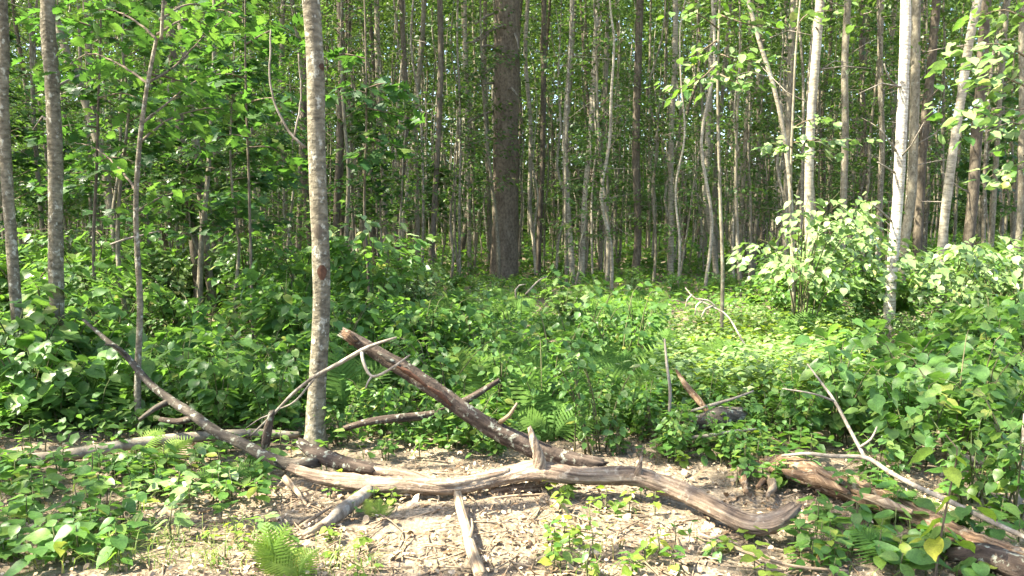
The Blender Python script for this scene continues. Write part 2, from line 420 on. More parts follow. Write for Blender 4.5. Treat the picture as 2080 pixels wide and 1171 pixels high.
# ---------------------------------------------------------------- where sun comes through the canopy
def G(px, py, Y, r): return (np.array(at(px, py, Y)), r)
GAPS = [(np.array(onz(x, y, .05)), r) for x, y, r in ((640, 1110, .42), (830, 1080, .55), (1000, 1060, .6), (1150, 1080, .5), (860, 1160, .5),
        (1060, 1150, .5), (1240, 1060, .4), (420, 1130, .42), (300, 1160, .35), (1300, 1130, .3), (1120, 955, .45), (960, 975, .35), (760, 965, .3),
        (90, 930, .2), (370, 905, .25), (390, 990, .2), (330, 830, .2), (540, 1080, .3), (1290, 965, .3), (1640, 960, .22), (1590, 1040, .15), (1890, 1010, .2))]
GAPS += [G(1560, 430, 9.3, .6), G(1640, 400, 9.4, .7), G(1750, 400, 10.5, .7), G(1850, 450, 10, .7), G(1960, 460, 9.8, .7), G(1520, 730, 7.2, .7), G(1620, 720, 7.2, .6), G(1440, 700, 8.6, .8), G(1540, 690, 8.2, .9), G(1650, 660, 8.6, .7), G(1380, 720, 7.4, .6), (np.array(onz(360, 930, .25)), .3), (np.array(onz(290, 915, .25)), .3), (np.array(onz(570, 1130, .2)), .4), (np.array(onz(1500, 700, .35)), .8), (np.array(onz(1600, 690, .35)), .7), (np.array(onz(1400, 690, .35)), .6),
         G(1600, 480, 9.3, .7), G(1700, 450, 9.4, .8), G(1800, 480, 9.6, .7), G(1900, 500, 9.8, .7), G(1700, 560, 9.3, .6), G(2000, 500, 9.8, .6),
         G(1838, 50, 10.5, .45), G(1832, 200, 10.5, .5), G(1828, 330, 10.5, .45), G(1806, 600, 10.5, .4), G(1650, 200, 11.5, .4), G(1660, 60, 11.5, .4),
         G(1450, 100, 9, .6), G(1550, 130, 9, .6), G(1660, 300, 9, .5), G(1950, 180, 8, .7), G(1400, 200, 9, .5), G(1530, 40, 9, .5),
         G(638, 60, 5.4, .3), G(641, 200, 5.4, .3), G(643, 340, 5.4, .3), G(648, 440, 5.4, .25), G(650, 660, 5.4, .25), G(640, 780, 5.3, .25), G(640, 870, 5.3, .22), G(735, 700, 5, .25), G(860, 770, 5, .2), G(980, 860, 4.9, .2), G(110, 60, 6.8, .15), G(730, 440, 8.5, .45), G(800, 450, 8.6, .4), G(870, 580, 7.2, .35),
         G(1150, 560, 10, .5), G(60, 640, 8, .3), G(1000, 640, 9, .4), G(1250, 600, 11, .9), G(150, 830, 5.5, .2), G(50, 800, 5.5, .25),
         G(400, 220, 7.5, .3), G(480, 230, 7.5, .3), G(250, 880, 5.0, .2)]
_S = np.array(SUN)
def in_gap(P):
    bad = np.zeros(len(P), bool)
    for c, r in GAPS:
        d = P - c; t = d @ _S
        perp = np.linalg.norm(d - t[:, None] * _S, axis=1)
        bad |= (t > .35) & (perp < r * 1.05)
    return bad

# ---------------------------------------------------------------- trees
def crown_points(n, h0, h1, rad, rs, shape=.5):
    """clump centres in a loose, uneven crown"""
    u = rs.random(n)
    z = h0 + (h1 - h0) * u ** .9
    prof = np.sin(np.pi * np.clip((z - h0) / (h1 - h0) * .86 + .1, 0, 1)) ** shape
    a = rs.random(n) * 2 * np.pi
    q = np.sqrt(rs.random(n)) * rad * prof * (1 + .35 * np.sin(3 * a + z * 1.7))
    return np.stack([q * np.cos(a), q * np.sin(a), z], -1)
def clump_leaves(C, per, spread, size, rs):
    n = len(C) * per
    P = np.repeat(C, per, 0) + rs.normal(0, 1, (n, 3)) * np.array([spread, spread, spread * .5])
    return P, rs.random(n) * 6.283, rs.normal(-.25, .35, n), rs.normal(0, .5, n), size * (0.7 + .6 * rs.random(n))
def crown_mesh(name, n, h0, h1, rad, seed, origin=None, path=None, per=12, spread=.28, size=.11, mat=None, low=0):
    rs = np.random.default_rng(seed)
    C = crown_points(n, h0, h1, rad, rs)
    if low:
        L2 = crown_points(low, h0 * .45, h0, rad * .8, rs, .2); C = np.concatenate([C, L2])
    if path is not None:      # follow a leaning trunk
        zz = np.array([p[2] for p in path]); C[:, 0] += np.interp(C[:, 2], zz, [p[0] for p in path]); C[:, 1] += np.interp(C[:, 2], zz, [p[1] for p in path])
    P, az, pi_, ro, sz = clump_leaves(C, per, spread, size, rs)
    if origin is not None:
        keep = ~in_gap(P + np.array(origin)); P, az, pi_, ro, sz = P[keep], az[keep], pi_[keep], ro[keep], sz[keep]
    return leaf_cloud(name, 'kite', P, az, pi_, ro, sz, mat or M['canopy'], rs.random(len(P)))
def trunk_twigs(path, rs, k, z0, z1, lmax=.9, r=.007):
    """short dead side twigs up a trunk"""
    zz = [p[2] for p in path]; out = []
    for _ in range(k):
        z = rs.uniform(z0, z1)
        b = Vector((np.interp(z, zz, [p[0] for p in path]), np.interp(z, zz, [p[1] for p in path]), z))
        a = rs.uniform(0, 6.28); l = rs.uniform(.25, lmax); up = rs.uniform(-.15, .55)
        d = Vector((math.cos(a), math.sin(a), up))
        out.append(tube([b, b + d * l * .5 + Vector((0, 0, rs.uniform(-.05, .08))), b + d * l + Vector((0, 0, rs.uniform(-.15, .2)))], [r * 1.3, r, r * .4], 4, .3, seed=int(rs.integers(1e6))))
    return out

# shared poles for the dense stand
NV = 12
POLES = []
for v in range(NV):
    rs = np.random.default_rng(500 + v)
    H = 15 + 2 * rs.random()
    kx, ky = rs.normal(0, .16, 7), rs.normal(0, .16, 7)
    lean = rs.normal(0, .25, 2)
    path = [(kx[i] * (i > 0) + lean[0] * i / 6, ky[i] * (i > 0) + lean[1] * i / 6, -.1 + H * i / 6) for i in range(7)]
    r0 = .048 + .028 * rs.random()
    rr = [r0 * 1.25, r0, r0 * .92, r0 * .82, r0 * .65, r0 * .45, .012]
    tm = tube_mesh('pole_trunk', tube(path, rr, 7, .35, rough=.07, seed=v), M['pole'] if v % 3 else M['poledark'])
    cm = crown_mesh('pole_crown', 130, H * .56, H + .6, 1.7, 600 + v, path=path, per=11, spread=.3, size=.14, low=34)
    tw = tube_mesh('dead_twigs', trunk_twigs(path, rs, 9, 1.5, 9.0, 1.0, .008), M['deadwood'])
    POLES.append((tm, cm, tw, H))

def zone(px):
    for lim, txt in ((220, 'at the left edge'), (560, 'by the twin dark trunks'), (960, 'left of the pine'),
                     (1300, 'just right of the pine'), (1620, 'left of the aspen'), (1840, 'behind the aspen'), (9999, 'behind the birch')):
        if px < lim: return txt

def hand_tree(name, label, cat, pts, Y, wpx, mat, H, crown=None, twigs=5, twr=(1.2, 8.5), sides=12, low=0, group=None, rough=.05, flare=1.25, size=.11):
    """a trunk whose line is read off the photograph, carried down to the ground and up to its full height"""
    W = [at(x, y, Y) for x, y in pts]
    W.sort(key=lambda p: p.z)
    b, c = W[0], W[1]
    gx, gy = b.x - (c.x - b.x) / max(.3, (c.z - b.z)) * b.z * .5, b.y
    base = Vector((gx, gy, gz(gx, gy)))
    path = [base + Vector((0, 0, -.08))] + [base + (b - base) * f for f in (.12, .3)] * (b.z > .6) + [base + Vector((0, 0, z)) for z in (.05, .14)] * (b.z <= .6) + ([b] if b.z > .3 else []) + W[1:]
    path[1:] = sorted(path[1:], key=lambda q: q.z)
    top = path[-1]; sl = (path[-1] - path[-2]); sl = sl / max(.2, sl.z)
    k = 1.0; z = top.z; p = top.copy()
    while z < H - 2.5:
        dz = 2.2; k *= .75
        p = Vector((p.x + sl.x * dz * k + random.gauss(0, .06), p.y + random.gauss(0, .08), p.z + dz)); path.append(p.copy()); z = p.z
    path.append(Vector((p.x, p.y, H)))
    loc = [tuple(q - base) for q in path]
    r0 = wpx / 2 * Y / FPX
    rr = []
    for q in loc:
        t = max(0, q[2]) / H
        rr.append(max(.012, r0 * (1.05 - .15 * t) * (1 if t < .45 else max(.1, 1 - (t - .45) * 1.6)) * (1 + (flare - .75) * math.exp(-max(0, q[2]) / .11))))
    o = empty(name, base, label, cat, group)
    sd = int(base.x * 1000) % 9999
    link('trunk', tube_mesh('trunk', tube(loc, rr, sides, .12 if Y < 12 else .3, rough=rough, seed=sd), mat), o)
    if crown:
        n, h0, rad = crown
        link('crown', crown_mesh('crown', n, h0, H + .7, rad, sd + 5, origin=base, path=loc, low=low, size=size, per=13), o)
    rs = np.random.default_rng(sd + 9)
    for t in trunk_twigs(loc, rs, twigs, *twr, lmax=1.1, r=.006 + r0 * .06):
        link('branch', tube_mesh('branch', t, M['deadwood']), o)
    o['_path'] = 0
    del o['_path']
    return o, base, loc, r0

T = {}
T['scar'] = hand_tree('grey_tree', 'grey mottled tree with two reddish scars growing behind the end of the fallen limb', 'tree',
    [(632, 0), (641, 150), (643, 300), (649, 450), (653, 560), (652, 650), (645, 780), (641, 915)], 5.35, 34, M['grey'], 14, (250, 6.0, 2.3), twigs=2, twr=(3.5, 6), sides=18, rough=.035, flare=1.5)
T['left1'] = hand_tree('grey_tree', 'slim lichen-spotted tree cut by the left edge of the photo', 'tree',
    [(3, 0), (6, 200), (12, 330), (24, 500), (34, 640), (43, 720)], 6.6, 21, M['grey'], 13, (210, 6.0, 2.2), twigs=3, twr=(2.0, 4), sides=14)
T['left2'] = hand_tree('grey_tree', 'straight grey tree rising from the big-leaved plants left of the thin sapling', 'tree',
    [(97, 0), (105, 150), (112, 300), (113, 420), (114, 560), (118, 680)], 6.9, 27, M['grey'], 13.5, (230, 6.0, 2.2), twigs=3, twr=(2.2, 5), sides=14)
T['pine'] = hand_tree('pine_tree', 'thick brown pine trunk standing alone at the centre', 'tree',
    [(1031, 0), (1029, 150), (1027, 300), (1026, 450), (1024, 545)], 21.0, 50, M['pine'], 19, (240, 11, 3.2), twigs=0, sides=20, rough=.04, flare=1.35)
T['birch'] = hand_tree('birch_tree', 'white birch trunk gleaming in the sun above the right-hand shrub', 'tree',
    [(1840, 0), (1836, 150), (1829, 300), (1822, 430), (1813, 540), (1805, 650)], 10.4, 20, M['birch'], 14, (190, 7.5, 2.0), twigs=5, twr=(2.0, 5.5), sides=14)
T['aspen'] = hand_tree('aspen_tree', 'pale sunlit aspen trunk rising out of the right-hand shrub', 'tree',
    [(1666, 0), (1656, 130), (1647, 250), (1643, 390), (1646, 560), (1649, 660)], 11.4, 17, M['aspen'], 14, (190, 7.5, 2.0), twigs=4, twr=(2.6, 5.5), sides=14)
rows = [  # name, label, points, depth, width, bark
 ('dark_tree', 'dark bare trunk leaning left, left of a close pair', [(346, 60), (360, 200), (374, 330), (389, 450), (402, 580)], 13.4, 21, 'poledark'),
 ('dark_tree', 'brown trunk, right of a close leaning pair', [(366, 30), (388, 200), (404, 350), (416, 470), (428, 590)], 13.6, 18, 'pole'),
 ('leaning_tree', 'leaning mossy trunk with a fork, behind the thin sapling', [(120, 60), (160, 170), (190, 260), (214, 350), (226, 430), (240, 500)], 12.5, 18, 'pole'),
 ('leaning_tree', 'thin stem joining the leaning mossy trunk from the right', [(178, 60), (186, 170), (192, 240), (206, 320), (216, 400), (236, 500)], 12.8, 11, 'grey'),
 ('pole_tree', 'dark straight trunk just right of the scarred grey tree', [(690, 0), (694, 150), (690, 300), (684, 430)], 17, 17, 'poledark'),
 ('pole_tree', 'slim pole tree with lit flank above the dark maple leaves', [(765, 0), (768, 150), (776, 300), (782, 440)], 20, 14, 'pole'),
 ('pole_tree', 'dark pole crossed by the dark maple leaves', [(815, 0), (822, 150), (826, 250), (812, 400)], 19, 13, 'poledark'),
 ('pole_tree', 'slender pole leaning right towards its top', [(862, 0), (851, 150), (842, 250), (846, 400)], 21, 12, 'pole'),
 ('pole_tree', 'dark pole with a pale low flank left of the pine', [(893, 0), (895, 150), (889, 300), (878, 500)], 18, 13, 'poledark'),
 ('pole_tree', 'pale straight pole, the one nearest left of the pine branches', [(944, 0), (946, 150), (950, 300), (953, 470)], 23, 10, 'aspen'),
 ('pole_tree', 'thin grey pole right against the left side of the pine', [(986, 0), (984, 150), (990, 300), (994, 460)], 24, 12, 'pole'),
 ('pole_tree', 'pale pole curving right just beyond the pine', [(1072, 0), (1067, 120), (1078, 260), (1076, 420), (1086, 500)], 22, 10, 'aspen'),
 ('pole_tree', 'dark low pole standing right of the pine base', [(1105, 0), (1104, 150), (1102, 330), (1094, 500)], 22, 13, 'poledark'),
 ('pole_tree', 'sunlit pole, left of the two brightest poles right of the pine', [(1162, 0), (1160, 90), (1148, 280), (1153, 420), (1160, 500)], 20, 13, 'aspen'),
 ('pole_tree', 'sunlit pole, right of the two brightest poles right of the pine', [(1214, 0), (1206, 150), (1199, 280), (1188, 400), (1184, 500)], 20, 13, 'aspen'),
 ('pole_tree', 'thin grey pole with a crook beside the two sunlit poles', [(1234, 0), (1232, 140), (1225, 280), (1220, 500)], 24, 10, 'pole'),
 ('pole_tree', 'thickest dark rough trunk right of the pine', [(1300, 0), (1296, 130), (1292, 300), (1296, 480), (1290, 560)], 19, 18, 'poledark'),
 ('pole_tree', 'pale pole beside the thick dark rough trunk', [(1372, 0), (1370, 150), (1363, 280), (1363, 480)], 21, 13, 'aspen'),
 ('pole_tree', 'pale crooked pole that kinks left near its foot', [(1448, 60), (1441, 200), (1436, 330), (1432, 390), (1441, 450), (1452, 520)], 20, 13, 'aspen'),
 ('pole_tree', 'brown pole standing behind the drooping sunlit leaves', [(1524, 90), (1517, 250), (1508, 400), (1500, 570)], 19, 11, 'pole'),
 ('pole_tree', 'thin bare pole leaning left behind the shrub edge', [(1540, 60), (1542, 250), (1540, 400), (1532, 500)], 23, 12, 'pole'),
 ('pole_tree', 'brown trunk passing up behind the sunlit hanging leaves', [(1612, 0), (1606, 130), (1603, 240), (1598, 420)], 17, 15, 'pole'),
 ('pole_tree', 'pale thin stem in front of the shrub with leaning top', [(1530, 40), (1570, 170), (1590, 260), (1602, 350), (1608, 440)], 12.5, 10, 'aspen'),
 ('pole_tree', 'brown forked trunk standing right of the pale aspen', [(1722, 0), (1716, 130), (1717, 260), (1714, 390)], 16, 16, 'pole'),
 ('pole_tree', 'slim dark trunk midway between aspen and birch', [(1752, 0), (1750, 150), (1758, 300), (1756, 390)], 21, 12, 'poledark'),
 ('pole_tree', 'grey pole close to the left of the birch', [(1790, 0), (1788, 150), (1792, 280), (1789, 370)], 17, 13, 'pole'),
 ('pole_tree', 'shaded grey trunk touching the right side of the birch', [(1862, 0), (1860, 130), (1857, 260), (1852, 400), (1842, 460)], 14, 20, 'pole'),
 ('pole_tree', 'dark trunk leaning right, second right of the birch', [(1902, 0), (1890, 150), (1876, 280), (1868, 420)], 17, 20, 'poledark'),
 ('leaning_tree', 'pale sunlit trunk leaning strongly right at the upper right', [(1986, 0), (1968, 90), (1952, 200), (1938, 290), (1920, 430)], 13.5, 20, 'aspen'),
 ('dark_tree', 'dark thick trunk standing behind the leaning pale one', [(2002, 0), (1994, 150), (1984, 280), (1976, 400), (1968, 480)], 16, 24, 'poledark'),
 ('pole_tree', 'thin grey stem, last but one at the right edge', [(2046, 0), (2034, 150), (2026, 280), (2016, 450)], 18, 12, 'pole'),
 ('pole_tree', 'grey stem cut by the right edge of the photo', [(2076, 0), (2076, 200), (2074, 400), (2066, 520)], 15, 14, 'pole'),
]
for i, (nm, lb, pts, Y, w, bk) in enumerate(rows):
    hand_tree(nm, lb, 'tree', pts, Y, w * .84, M[bk], 14 + (i * 37 % 5) * .6, (120, 7.8, 1.7), twigs=5, twr=(1.0, 8.0), sides=9, low=12, size=.12)

# scars on the grey tree, the stubs and dead branches of the pine
o, base, loc, r0 = T['scar']
for (px, py, hw, hh, mt) in ((658, 553, 9, 15, 'redwood'), (650, 470, 9, 14, 'poledark'), (665, 138, 8, 7, 'redwood')):
    c = at(px, py, 5.35) - base
    zz = [q[2] for q in loc]; cx, cy = np.interp(c.z, zz, [q[0] for q in loc]), np.interp(c.z, zz, [q[1] for q in loc])
    ang0 = math.atan2(-(1), 0)
    a0 = ang0 + math.asin(max(-.9, min(.9, (c.x - cx) / r0)))
    V, F = [], []
    nu, nv = 5, 7
    for j in range(nv):
        for i in range(nu):
            u, v = i / (nu - 1) * 2 - 1, j / (nv - 1) * 2 - 1
            w = math.sqrt(max(0, 1 - v * v * .85)) * (1 + .15 * math.sin(j * 5))
            a = a0 + u * w * hw * 5.35 / FPX / r0
            rr = r0 * (1.06 + .05 * (1 - u * u) * (1 - v * v) + .02 * math.sin(i * 7 + j * 3))
            V.append((cx + rr * math.cos(a), cy + rr * math.sin(a), c.z + v * hh * 5.35 / FPX))
    for j in range(nv - 1):
        for i in range(nu - 1): F.append((j * nu + i, j * nu + i + 1, (j + 1) * nu + i + 1, (j + 1) * nu + i))
    link('scar', mesh_np('scar', np.array(V), [np.array(F)], M[mt]), o)
o, base, loc, r0 = T['pine']
for i, pp in enumerate([[(1005, 50), (985, 75), (965, 85), (940, 88)], [(1050, 38), (1000, 60), (960, 85)], [(1006, 130), (985, 148), (975, 160)], [(1003, 165), (970, 172), (950, 178)],
           [(1004, 222), (975, 235), (940, 255)], [(1002, 278), (970, 290), (920, 302)], [(1010, 18), (985, 35), (965, 50)], [(1040, 55), (1050, 80), (1054, 100)], [(1020, 185), (1040, 180), (1052, 195)],
           [(1006, 95), (990, 92), (978, 96)]]):
    P = [at(x, y, 21.0 - .32 - .15 * k) - base for k, (x, y) in enumerate(pp)]
    P[0] = P[0] + Vector((0, .3, 0))
    link('branch', tube_mesh('branch', tube(P, [.035, .03, .022, .012][:len(P)], 5, .2, seed=i), M['deadwood']), o)
o, base, loc, r0 = T['birch']
for i, pp in enumerate([[(1822, 310), (1808, 290), (1788, 262)], [(1820, 352), (1800, 340), (1782, 330)], [(1812, 450), (1790, 430), (1772, 415)], [(1830, 180), (1806, 160), (1796, 130)]]):
    P = [at(x, y, 10.4 - .1 * k) - base for k, (x, y) in enumerate(pp)]
    link('branch', tube_mesh('branch', tube(P, [.016, .013, .008], 5, .1, seed=i), M['deadwood']), o)
o, base, loc, r0 = T['scar']
P = [at(x, y, 5.45) - base for x, y in ((620, 300), (600, 285), (578, 250), (560, 215), (548, 150), (550, 60))]
link('branch', tube_mesh('branch', tube(P, [.011, .01, .009, .008, .007, .005], 6, .05, wob=.003), M['deadwood']), o)
P = [at(x, y, 5.45) - base for x, y in ((596, 285), (608, 230), (612, 180), (606, 110))]
link('branch', tube_mesh('branch', tube(P, [.008, .007, .006, .004], 6, .05, wob=.003), M['deadwood']), o)

# the rest of the stand
cnt = 0
placed = []
tries = 0
while cnt < 250 and tries < 9000:
    tries += 1
    Y = 18 + 50 * random.random() ** .8
    px = random.uniform(-140, 2220)
    x = (px - CX) / FPX * Y
    if any((x - a) ** 2 + (Y - b) ** 2 < (.7 + Y * .010) ** 2 for a, b in placed): continue
    if abs(px - 1027) < 40 and Y < 24: continue
    if 880 < px < 1480 and Y < 24: continue
    placed.append((x, Y))
    tm, cm, tw, H = POLES[cnt % NV]
    z = zone(px)
    far = Y > 40
    o = empty('pole_tree', (x, Y, gz(x, Y)), ('far thin ' if far else 'slender ') + ('brown' if cnt % NV % 3 else 'dark') + (' pole tree far back ' if far else ' pole tree ') + z, 'tree',
              ('far' if far else 'nearer') + ' pole trees ' + z, random.uniform(0, 6.28), random.uniform(.8, 1.2))
    link('trunk', tm, o); link('crown', cm, o)
    if Y < 45: link('dead_twigs', tw, o, kind='stuff')
    cnt += 1
BARE = []
for v in range(6):
    rs = np.random.default_rng(1500 + v); H = 6 + 4 * rs.random()
    path = [(rs.normal(0, .06) * (i > 0) + .02 * i * rs.normal(), rs.normal(0, .06) * (i > 0), -.05 + H * i / 7) for i in range(8)]
    BARE.append((tube_mesh('bare_trunk', tube(path, [.034, .032, .03, .028, .024, .02, .014, .005], 6, .3, rough=.07, seed=v), M[('aspen', 'pole', 'grey')[v % 3]]),
                 tube_mesh('bare_twigs', trunk_twigs(path, rs, 12, 1.2, H - .5, .9, .006), M['deadwood'])))
cnt = 0
while cnt < 215:
    Y = random.uniform(15, 42); px = random.uniform(-60, 2140) if cnt % 3 else random.uniform(700, 1650)
    if abs(px - 1027) < 36 and Y < 23: continue
    x = (px - CX) / FPX * Y; z = zone(px); far = Y > 28
    o = empty('bare_sapling', (x, Y, gz(x, Y)), ('thin bare stem far back ' if far else 'thin bare stem in mid distance ') + z, 'sapling', ('far' if far else 'nearer') + ' bare stems ' + z, random.uniform(0, 6.28), random.uniform(.75, 1.3))
    tm, tw = BARE[cnt % 6]; link('trunk', tm, o); link('dead_twigs', tw, o, kind='stuff'); cnt += 1
# more trees of the wood, unseen, added on the sunny side to throw shade
k = 0
for x, y in [(-6.6, 5.2), (-7.4, 8.2), (-9.0, 6.4), (-10.6, 9.0), (-8.6, 11.2), (-12.0, 6.0), (-13.0, 11.5), (-11.2, 13.6), (-9.4, 4.0), (-15, 8), (-5.6, 7.0), (-11.5, 15.6), (-14, 15), (-16, 12), (-12.6, 18), (-7.5, 3.3), (-8.6, 1.6), (-11.2, 3.0), (-14, 4.6), (-12.4, .6), (-4.6, 3.3), (-3.4, 2.3), (-5.8, 2.2), (-2.9, 1.2), (-6.8, .6)]:
    H = 12 + (k * 7 % 5) * .7
    b = Vector((x, y, gz(x, y)))
    o = empty('grey_tree', b, 'grey tree added for shade outside the left edge of the photo', 'tree', 'trees beyond the left edge')
    path = [(0, 0, -.1), (.05, .1, 3), (.15, -.05, 6), (.05, .1, 9), (0, 0, H)]
    link('trunk', tube_mesh('trunk', tube(path, [.09, .08, .07, .05, .015], 8, .4, rough=.05, seed=k), M['grey']), o)
    link('crown', crown_mesh('crown', 112, 5.0, H + .6, 2.2, 900 + k, origin=b, path=path, per=13, size=.12), o)
    k += 1

# ---------------------------------------------------------------- saplings of the understorey
def sapling_data(seed, H, n_br, leafkind='low', size=.09, mat='sapling', z0=.2):
    rs = np.random.default_rng(seed)
    path = [(0, 0, -.05)]
    for i in range(1, 7): path.append((path[-1][0] + rs.normal(0, .08), path[-1][1] + rs.normal(0, .08), H * i / 6))
    r0 = .012 + .005 * H
    st = [tube(path, [r0 * (1 - .13 * i) for i in range(7)], 6, .3, rough=.05, seed=seed)]
    P, az = [], []
    zz = [p[2] for p in path]
    tw = []
    for b in range(n_br):
        z = H * (z0 + (1 - z0) * rs.random() ** .8)
        a = rs.uniform(0, 6.28); l = rs.uniform(.5, 1.3) * (1.15 - .6 * z / H) * (.6 + H * .1)
        s = Vector((np.interp(z, zz, [p[0] for p in path]), np.interp(z, zz, [p[1] for p in path]), z))
        d = Vector((math.cos(a), math.sin(a), rs.uniform(.0, .5)))
        pts = [s, s + d * l * .5 + Vector((0, 0, .04)), s + d * l + Vector((0, 0, -.12 * l))]
        tw.append(tube(pts, [.008, .006, .002], 4, .5, seed=b))
        k = int(14 + 18 * l)
        for j in range(k):
            t = .2 + .8 * rs.random()
            q = s + d * l * t + Vector((0, 0, .04 - .16 * l * t * t))
            side = rs.normal(0, .16 * l * (.4 + t))
            P.append((q.x - d.y * side, q.y + d.x * side, q.z + rs.normal(0, .05)))
            az.append(a + (1 if side > 0 else -1) * rs.uniform(.2, 1.3))
    n = len(P)
    cr = leaf_cloud('sapling_crown', leafkind, np.array(P), np.array(az), rs.normal(-.25, .3, n), rs.normal(0, .35, n), size * (.65 + .6 * rs.random(n)), M[mat], rs.random(n))
    return tube_mesh('sapling_trunk', st, M['pole']), tube_mesh('sapling_branches', tw, M['twig']), cr
SAPS = [sapling_data(40 + i, 3.0 + .65 * i, 26 + 5 * i, size=.085 + .005 * (i % 3)) for i in range(8)]
SAPS_DK = [sapling_data(80 + i, 3.2 + .8 * i, 26 + 4 * i, 'lobed', .13, 'dark', z0=.35) for i in range(3)]
spots = []
tries = 0
def blocks_gap(x, y, H):
    P = np.array([(x, y, z) for z in np.linspace(.8, H, 8)])
    for c, r in GAPS:
        d = P - c; t = d @ _S
        if ((np.linalg.norm(d - t[:, None] * _S, axis=1) < r + .35) & (t > .8)).any(): return True
    return False
def clear_view(px, Y):
    if Y < 15 and 860 < px < 1560: return False
    if Y < 13 and 1520 < px < 1950: return False
    if Y < 20 and 950 < px < 1110: return False
    return True
while len(spots) < 255 and tries < 9000:
    tries += 1
    Y = 8.5 + 42 * random.random() ** .95
    px = random.uniform(-160, 2240) if tries % 3 else random.uniform(-100, 620)
    if not clear_view(px, Y): continue
    if Y < 12 and px > 600: continue
    x = (px - CX) / FPX * Y
    if any((x - a) ** 2 + (Y - b) ** 2 < .8 for a, b, _ in spots): continue
    if Y < 22 and blocks_gap(x, Y, 4.8): continue
    spots.append((x, Y, px))
for i, (x, Y, px) in enumerate(spots):
    dk = (px < 900 and i % 4 == 0) or i % 11 == 0
    tm, bm, cm = SAPS_DK[i % 3] if dk else SAPS[(i * 5) % 8]
    z = zone(px); far = Y > 24
    o = empty('sapling', (x, Y, gz(x, Y)), ('lobed-leaf maple sapling ' if dk else ('tall' if i * 5 % 8 > 4 else 'low') + ' leafy sapling ') + ('far back ' if far else 'in mid distance ') + z, 'sapling',
              ('maple' if dk else 'leafy') + (' far' if far else ' nearer') + ' saplings ' + z, random.uniform(0, 6.28), random.uniform(.8, 1.15))
    link('trunk', tm, o); link('crown', cm, o)
    if Y < 26: link('branches', bm, o, kind='stuff')

# ---------------------------------------------------------------- hanging leafy boughs of single trees in front
LEAF = {k: single_leaf('leaf', s, M[m]) for k, (s, m) in {'shrub': ('ovate', 'shrub'), 'heart': ('heart', 'shrub'), 'pale': ('ovate', 'pale'), 'paleheart': ('heart', 'pale'),
        'seed': ('oval', 'seedling'), 'seedovate': ('ovate', 'seedling'), 'young': ('heart', 'yellowgreen'), 'maple': ('lobed', 'dark'), 'oak': ('oak', 'dark'), 'oakpale': ('oak', 'sapling')}.items()}
def leaf_matrix(p, az, pitch, roll, s):
    Rm = rots(np.array([az]), np.array([pitch]), np.array([roll]))[0]
    m = Matrix([[Rm[i][j] * s for j in range(3)] + [p[i]] for i in range(3)] + [[0, 0, 0, 1]])
    return m
def bough_tree(name, label, stem_pts, Y, boughs, leafk, size, wpx=9, H=7.0, mat='pole', top_crown=40):
    """a thin tree whose boughs hang into the picture; boughs = list of pixel polylines with depth shifts and leaf counts"""
    W = [at(x, y, Y) for x, y in stem_pts]; W.sort(key=lambda p: p.z)
    base = Vector((W[0].x, Y, gz(W[0].x, Y)))
    path = [(0, 0, -.05)] + [tuple(p - base) for p in W if p.z > .25]
    tp = Vector(path[-1]); path.append((tp.x + random.gauss(0, .1), tp.y, max(H, tp.z + .5)))
    r = wpx / 2 * Y / FPX
    o = empty(name, base, label, 'tree')
    link('trunk', tube_mesh('trunk', tube(path, [r * (1.1 - .7 * i / (len(path) - 1)) for i in range(len(path))], 9, .12, rough=.05, seed=int(Y * 77)), M[mat]), o)
    rs = np.random.default_rng(int(abs(base.x) * 991))
    for pp, dY, nl, spread in boughs:
        P = [at(x, y, Y + dY * k / (len(pp) - 1)) - base for k, (x, y) in enumerate(pp)]
        br = link('branch', tube_mesh('branch', tube(P, [.011 * (1 - .75 * k / (len(P) - 1)) for k in range(len(P))], 5, .08, wob=.002, seed=nl), M['twig']), o)
        seg = [(P[i + 1] - P[i]).length for i in range(len(P) - 1)]; tot = sum(seg)
        nl = int(nl * 1.5)
        for j in range(nl):
            t = tot * (.15 + .85 * (j + rs.random()) / nl); i = 0
            while i < len(seg) - 1 and t > seg[i]: t -= seg[i]; i += 1
            q = P[i] + (P[i + 1] - P[i]) * min(1, t / seg[i])
            d = (P[i + 1] - P[i]).normalized(); a0 = math.atan2(d.y, d.x)
            sd = 1 if j % 2 else -1
            q = q + Vector((rs.normal(0, spread), rs.normal(0, spread), rs.normal(-.02, spread * .55)))
            lk = leafk[j % len(leafk)]
            link('leaf', LEAF[lk], br, leaf_matrix(q, a0 + sd * rs.uniform(.3, 1.4), rs.normal(-.35, .25), rs.normal(0, .4), size * rs.uniform(.7, 1.2)))
    if top_crown:
        pth = [p for p in path]
        link('crown', crown_mesh('crown', top_crown, max(4.2, tp.z + .3), max(H, tp.z + .5) + .8, 1.3, int(Y * 31), origin=base, path=pth, size=.1, per=12), o)
    return o
bough_tree('aspen_sapling', 'thin young tree whose sunlit pale leaves hang over the upper right centre', [(1462, 0), (1458, 200), (1463, 400), (1468, 560)], 9.6,
    [([(1460, 60), (1420, 30), (1370, 10)], -.4, 12, .10), ([(1458, 110), (1500, 120), (1560, 130)], -.5, 26, .12), ([(1458, 130), (1410, 170), (1350, 190)], -.5, 24, .12),
     ([(1460, 30), (1520, 50), (1590, 60)], -.4, 22, .12), ([(1459, 150), (1500, 170), (1530, 165)], -.6, 18, .1), ([(1460, 80), (1430, 100), (1400, 120)], .3, 14, .12), ([(1460, -40), (1500, -10), (1540, 10)], -.4, 16, .12)], ['pale', 'seedovate', 'pale'], .125, wpx=8, H=6.5, top_crown=25)
